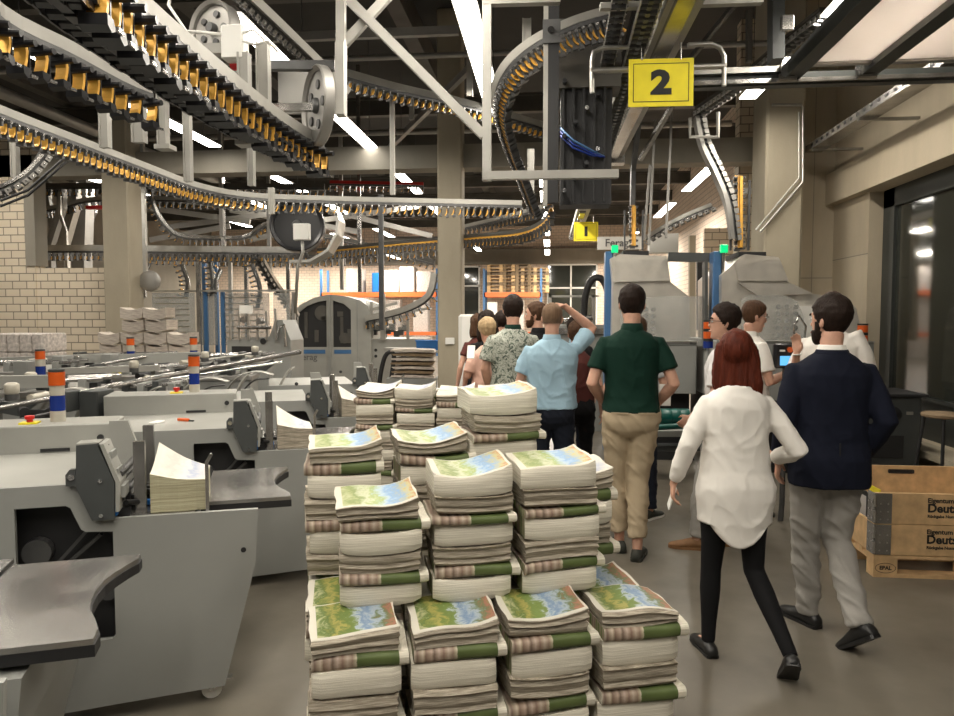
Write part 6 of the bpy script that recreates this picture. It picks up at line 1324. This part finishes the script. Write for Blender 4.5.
o = MB().rings([[(.073 + (.060 + dd) * math.cos(a * PI / 16), -.0014 - e, -.085 + (.030 + dd) * math.sin(a * PI / 16)) for a in range(32)] for dd, e in ((0, 0), (.003, 0), (.003, .0006), (0, .0006))], closed=True).build('pallet_stamp', 'ink', bpy.data.objects['wooden_crate'])
t = thing('instruction_board', 'yellow board standing inside the crate behind the hinge', 'board', (K0.x + .045, K0.y + .12, .30), .0)
t.location = (K0.x + .05, K0.y + .06, .19); MB().box(0, .008, 0, .14, 0, .36).build('board', 'yellow', t); MB().box(-.001, 0, .03, .11, .1, .28).build('print', 'wrap', t)
t = thing('folder', 'dark folder with pale green sheet inside the crate', 'folder', (K0.x + .05, K0.y + .23, .19)); MB().box(0, .012, 0, .20, 0, .30).build('binder', 'black', t); MB().box(-.002, 0, .02, .13, .08, .27).build('sheet', 'door_panel', t)
S0 = PD(944, 415, 6.2); zs = S0.z; t = thing('bar_stool', 'bar stool with dark legs and a round wooden seat at the right edge', 'stool', (S0.x, S0.y, 0), .3)
MB().lathe([(0, -.02), (.16, -.02), (.175, -.01), (.175, .008), (.16, .018), (0, .02)], c=(0, 0, zs), n=28).build('seat', 'wood_dark', t, SM)
for sx, sy in ((-1, -1), (1, -1), (-1, 1), (1, 1)): MB().tube([(sx * .10, sy * .10, zs - .02), (sx * .17, sy * .17, 0)], .013, 8).build('leg', 'black', t, SM)
MB().tube([(.145 * math.cos(a) * 1.42, .145 * math.sin(a) * 1.42, .28) for a in [PI / 4 + k * PI / 2 for k in range(5)]], .009, 8).build('foot_ring', 'black', t); 
# ---------------------------------------------------------------- overhead sectional door, cable tray and conduits
zd = 3.6
t = thing('sectional_door', 'opened overhead door with pale translucent panels in dark frames at the top right', 'door', (1.9, 3.4, zd))
def DZ(px, py): return PZ(px, py, zd) - t.location
yF = PZ(790, 72, zd).y - t.location.y; x0 = 1.0; xs = [DZ(791.5, 68).x, DZ(858, 73).x + .0, DZ(954, 92).x + .55]
x0 = xs[0]
for x in xs: MB().box(x - .03, x + .09, -2.0, yF, -.06, .06).build('frame_rail', 'frame_dark', t)
for i in range(2):
    MB().box(xs[i] + .09, xs[i + 1] - .03, -2.0, yF - .25, -.012, .012).build('panel', 'door_panel', t)
    MB().box(xs[i] + .09, xs[i + 1] - .03, yF - .25, yF - .19, -.03, .03).build('cross_frame', 'alu', t)
MB().box(-1.1, xs[2] + .2, yF, yF + .09, -.10, .0).build('front_track', 'frame_dark', t); MB().box(-.98, -.1, yF - .05, yF, -.01, .035).build('track_rail', 'alu', t)
MB().box(-1.1, xs[2] + .2, yF - .05, yF, -.09, -.06).build('lower_track', 'steel', t)
q = MB()
for x in (xs[0] - .03, xs[1] + .0): q.cbox((x, yF - .05, -.02), .1, .12, .1).cyl((x - .06, yF - .06, -.06), (x + .08, yF - .06, -.06), .03, 10)
q.build('roller_bracket', 'steel', t)
pipe([PD(776, -20, 6.2), PD(776, 62, 6.2)], 0, 'panel_dark', 'dark hanging beam left of the overhead door with a bolted plate', 'beam', 'hanging_beam', flat=(.16, .1))
box_at(788, 22, 5.9, .10, .12, .05, 'steel', 'steel bolt plate on the dark hanging beam', 'bolt_plate', 'plate')
pipe([PD(760, 88, 6.6), PD(780, 60, 6.4)], 0, 'alu', 'short bright bracket beside the lamps left of the overhead door', 'bracket', 'lamp_bracket', flat=(.05, .05))
t = thing('cable_tray', 'perforated cable tray on brackets along the right wall', 'cable tray', (3.28, 2, 3.80))
MB().box(0, .20, 0, 7.85, -.01, 0).box(0, .012, 0, 7.85, 0, .07).box(.188, .20, 0, 7.85, 0, .07).build('tray', 'steel', t)
for i in range(45): MB().box(-.004, -.001, .1 + i * .17, .16 + i * .17, .02, .05).build('slot', 'hole', t)
for y in (1.2, 3.2, 4.6, 6.2, 7.6): MB().box(.0, XR - 3.28 - .002, y, y + .05, -.04, -.012).build('bracket', 'steel', t)
cw = lambda x, y, Y=9.5: PY(x, y, Y)
pipe([cw(772, 105), cw(801, 105), cw(803, 108), cw(803, 182), cw(760, 232)], .016, 'alu', 'outer metal conduit bending down the concrete pillar', 'conduit', 'conduit')
pipe([cw(799, 112), cw(799, 178), cw(756, 230)], .012, 'alu', 'inner metal conduit bending down the concrete pillar', 'conduit', 'conduit')
pipe([PY(744, 191, 11), PY(766, 191, 11)], 0, 'white', 'small pale tray arm at the brick strip beside the pillar', 'bracket', 'side_bracket', flat=(.06, .08))
o = MB().bbox(-.07, .07, -.03, 0, -.05, .05, .01).build('wall_socket', 'white', loc=PY(450, 341, 10.74)); tag(o, 'white socket on the middle concrete pillar', 'socket')
# lifting gear in front of cluttered far right
for i, (x, y0, y1) in enumerate([(692, 236, 340), (700, 262, 330)]): pipe([PD(x, y0, 12), PD(x, y1, 12)], 0, 'conc_wall' if i == 0 else 'hole', ['pale upright post between the machine hoods', 'dark strip standing in for the shaded gap between the machine hoods'][i], 'post', 'upright_strip', flat=(.12, .1))  # the second is a dark strip put in for the shade of the gap
tag(MB().box(0, .9, 0, .1, 0, 3.2).build('brick_pier', 'brick', loc=(PD(698, 300, 13).x, 12.9, 0)), 'far cream brick pier between the two machine hoods', 'pier')

# finer pieces belong under the part that carries them
SUBS = {'sole': ('shoe',), 'collar': ('polo_shirt', 'shirt', 'jacket', 'blouse', 'neck_bar'), 'jacket_collar': ('jacket',), 'vent_seam': ('jacket',), 'pocket_seam': ('trousers',), 'pupils': ('eyes',), 'caster_wheel': ('caster_fork',), 'caster_pedal': ('caster_fork',), 'bolt': ('hopper_plate', 'bracket'), 'ear_bolt': ('ear',), 'clip_knob': ('clip',),
    'slot': ('rear_housing',), 'housing_plug': ('rear_housing',), 'hole_plug': ('side_panel',), 'border_line': ('sign_plate',), 'numeral': ('sign_plate',), 'lettering': ('sign_plate',), 'screen': ('housing',), 'knob': ('housing',), 'switch': ('housing',), 'print': ('board',), 'sheet': ('binder',), 'hub': ('disc',), 'boss': ('disc',), 'mechanism': ('left_window',), 'stop_button': ('button_plate',), 'axle': ('drum',), 'dial': ('body',), 'vent': ('body',), 'hand_slot': ('back_board',), 'green_light': ('post',)}
fam = {}
for o_ in list(col.objects):
    if o_.parent: fam.setdefault(o_.parent, []).append(o_)
for T_, ch in fam.items():
    if T_.parent: continue
    seen = {}
    for o_ in ch:
        n_ = o_.name.split('.')[0]
        if n_ in SUBS:
            par = [p_ for p_ in ch if p_.name.split('.')[0] in SUBS[n_] and p_.matrix_basis == Matrix()]
            if par: i_ = seen.get(n_, 0); seen[n_] = i_ + 1; o_.parent = par[min(i_, len(par) - 1)]
# ---------------------------------------------------------------- camera and view
cam = bpy.data.cameras.new('camera'); cam.lens = FPX / 954 * 36; cam.sensor_width = 36; cam.clip_end = 200
co = bpy.data.objects.new('camera', cam); col.objects.link(co)
co.matrix_world = Matrix((( CR.x, CU.x, -CF.x, 0), (CR.y, CU.y, -CF.y, 0), (CR.z, CU.z, -CF.z, 1.65), (0, 0, 0, 1)))
sc = bpy.context.scene; sc.camera = co
wd = bpy.data.worlds.new('World'); sc.world = wd; wd.use_nodes = True; bg = wd.node_tree.nodes['Background']; bg.inputs[0].default_value = (1., .93, .84, 1); bg.inputs[1].default_value = .07
sc.view_settings.view_transform = 'Standard'; sc.view_settings.look = 'None'; sc.view_settings.gamma = 1; sc.view_settings.exposure = -0.17
for m_ in [x for x in bpy.data.meshes if x.users == 0]: bpy.data.meshes.remove(m_)
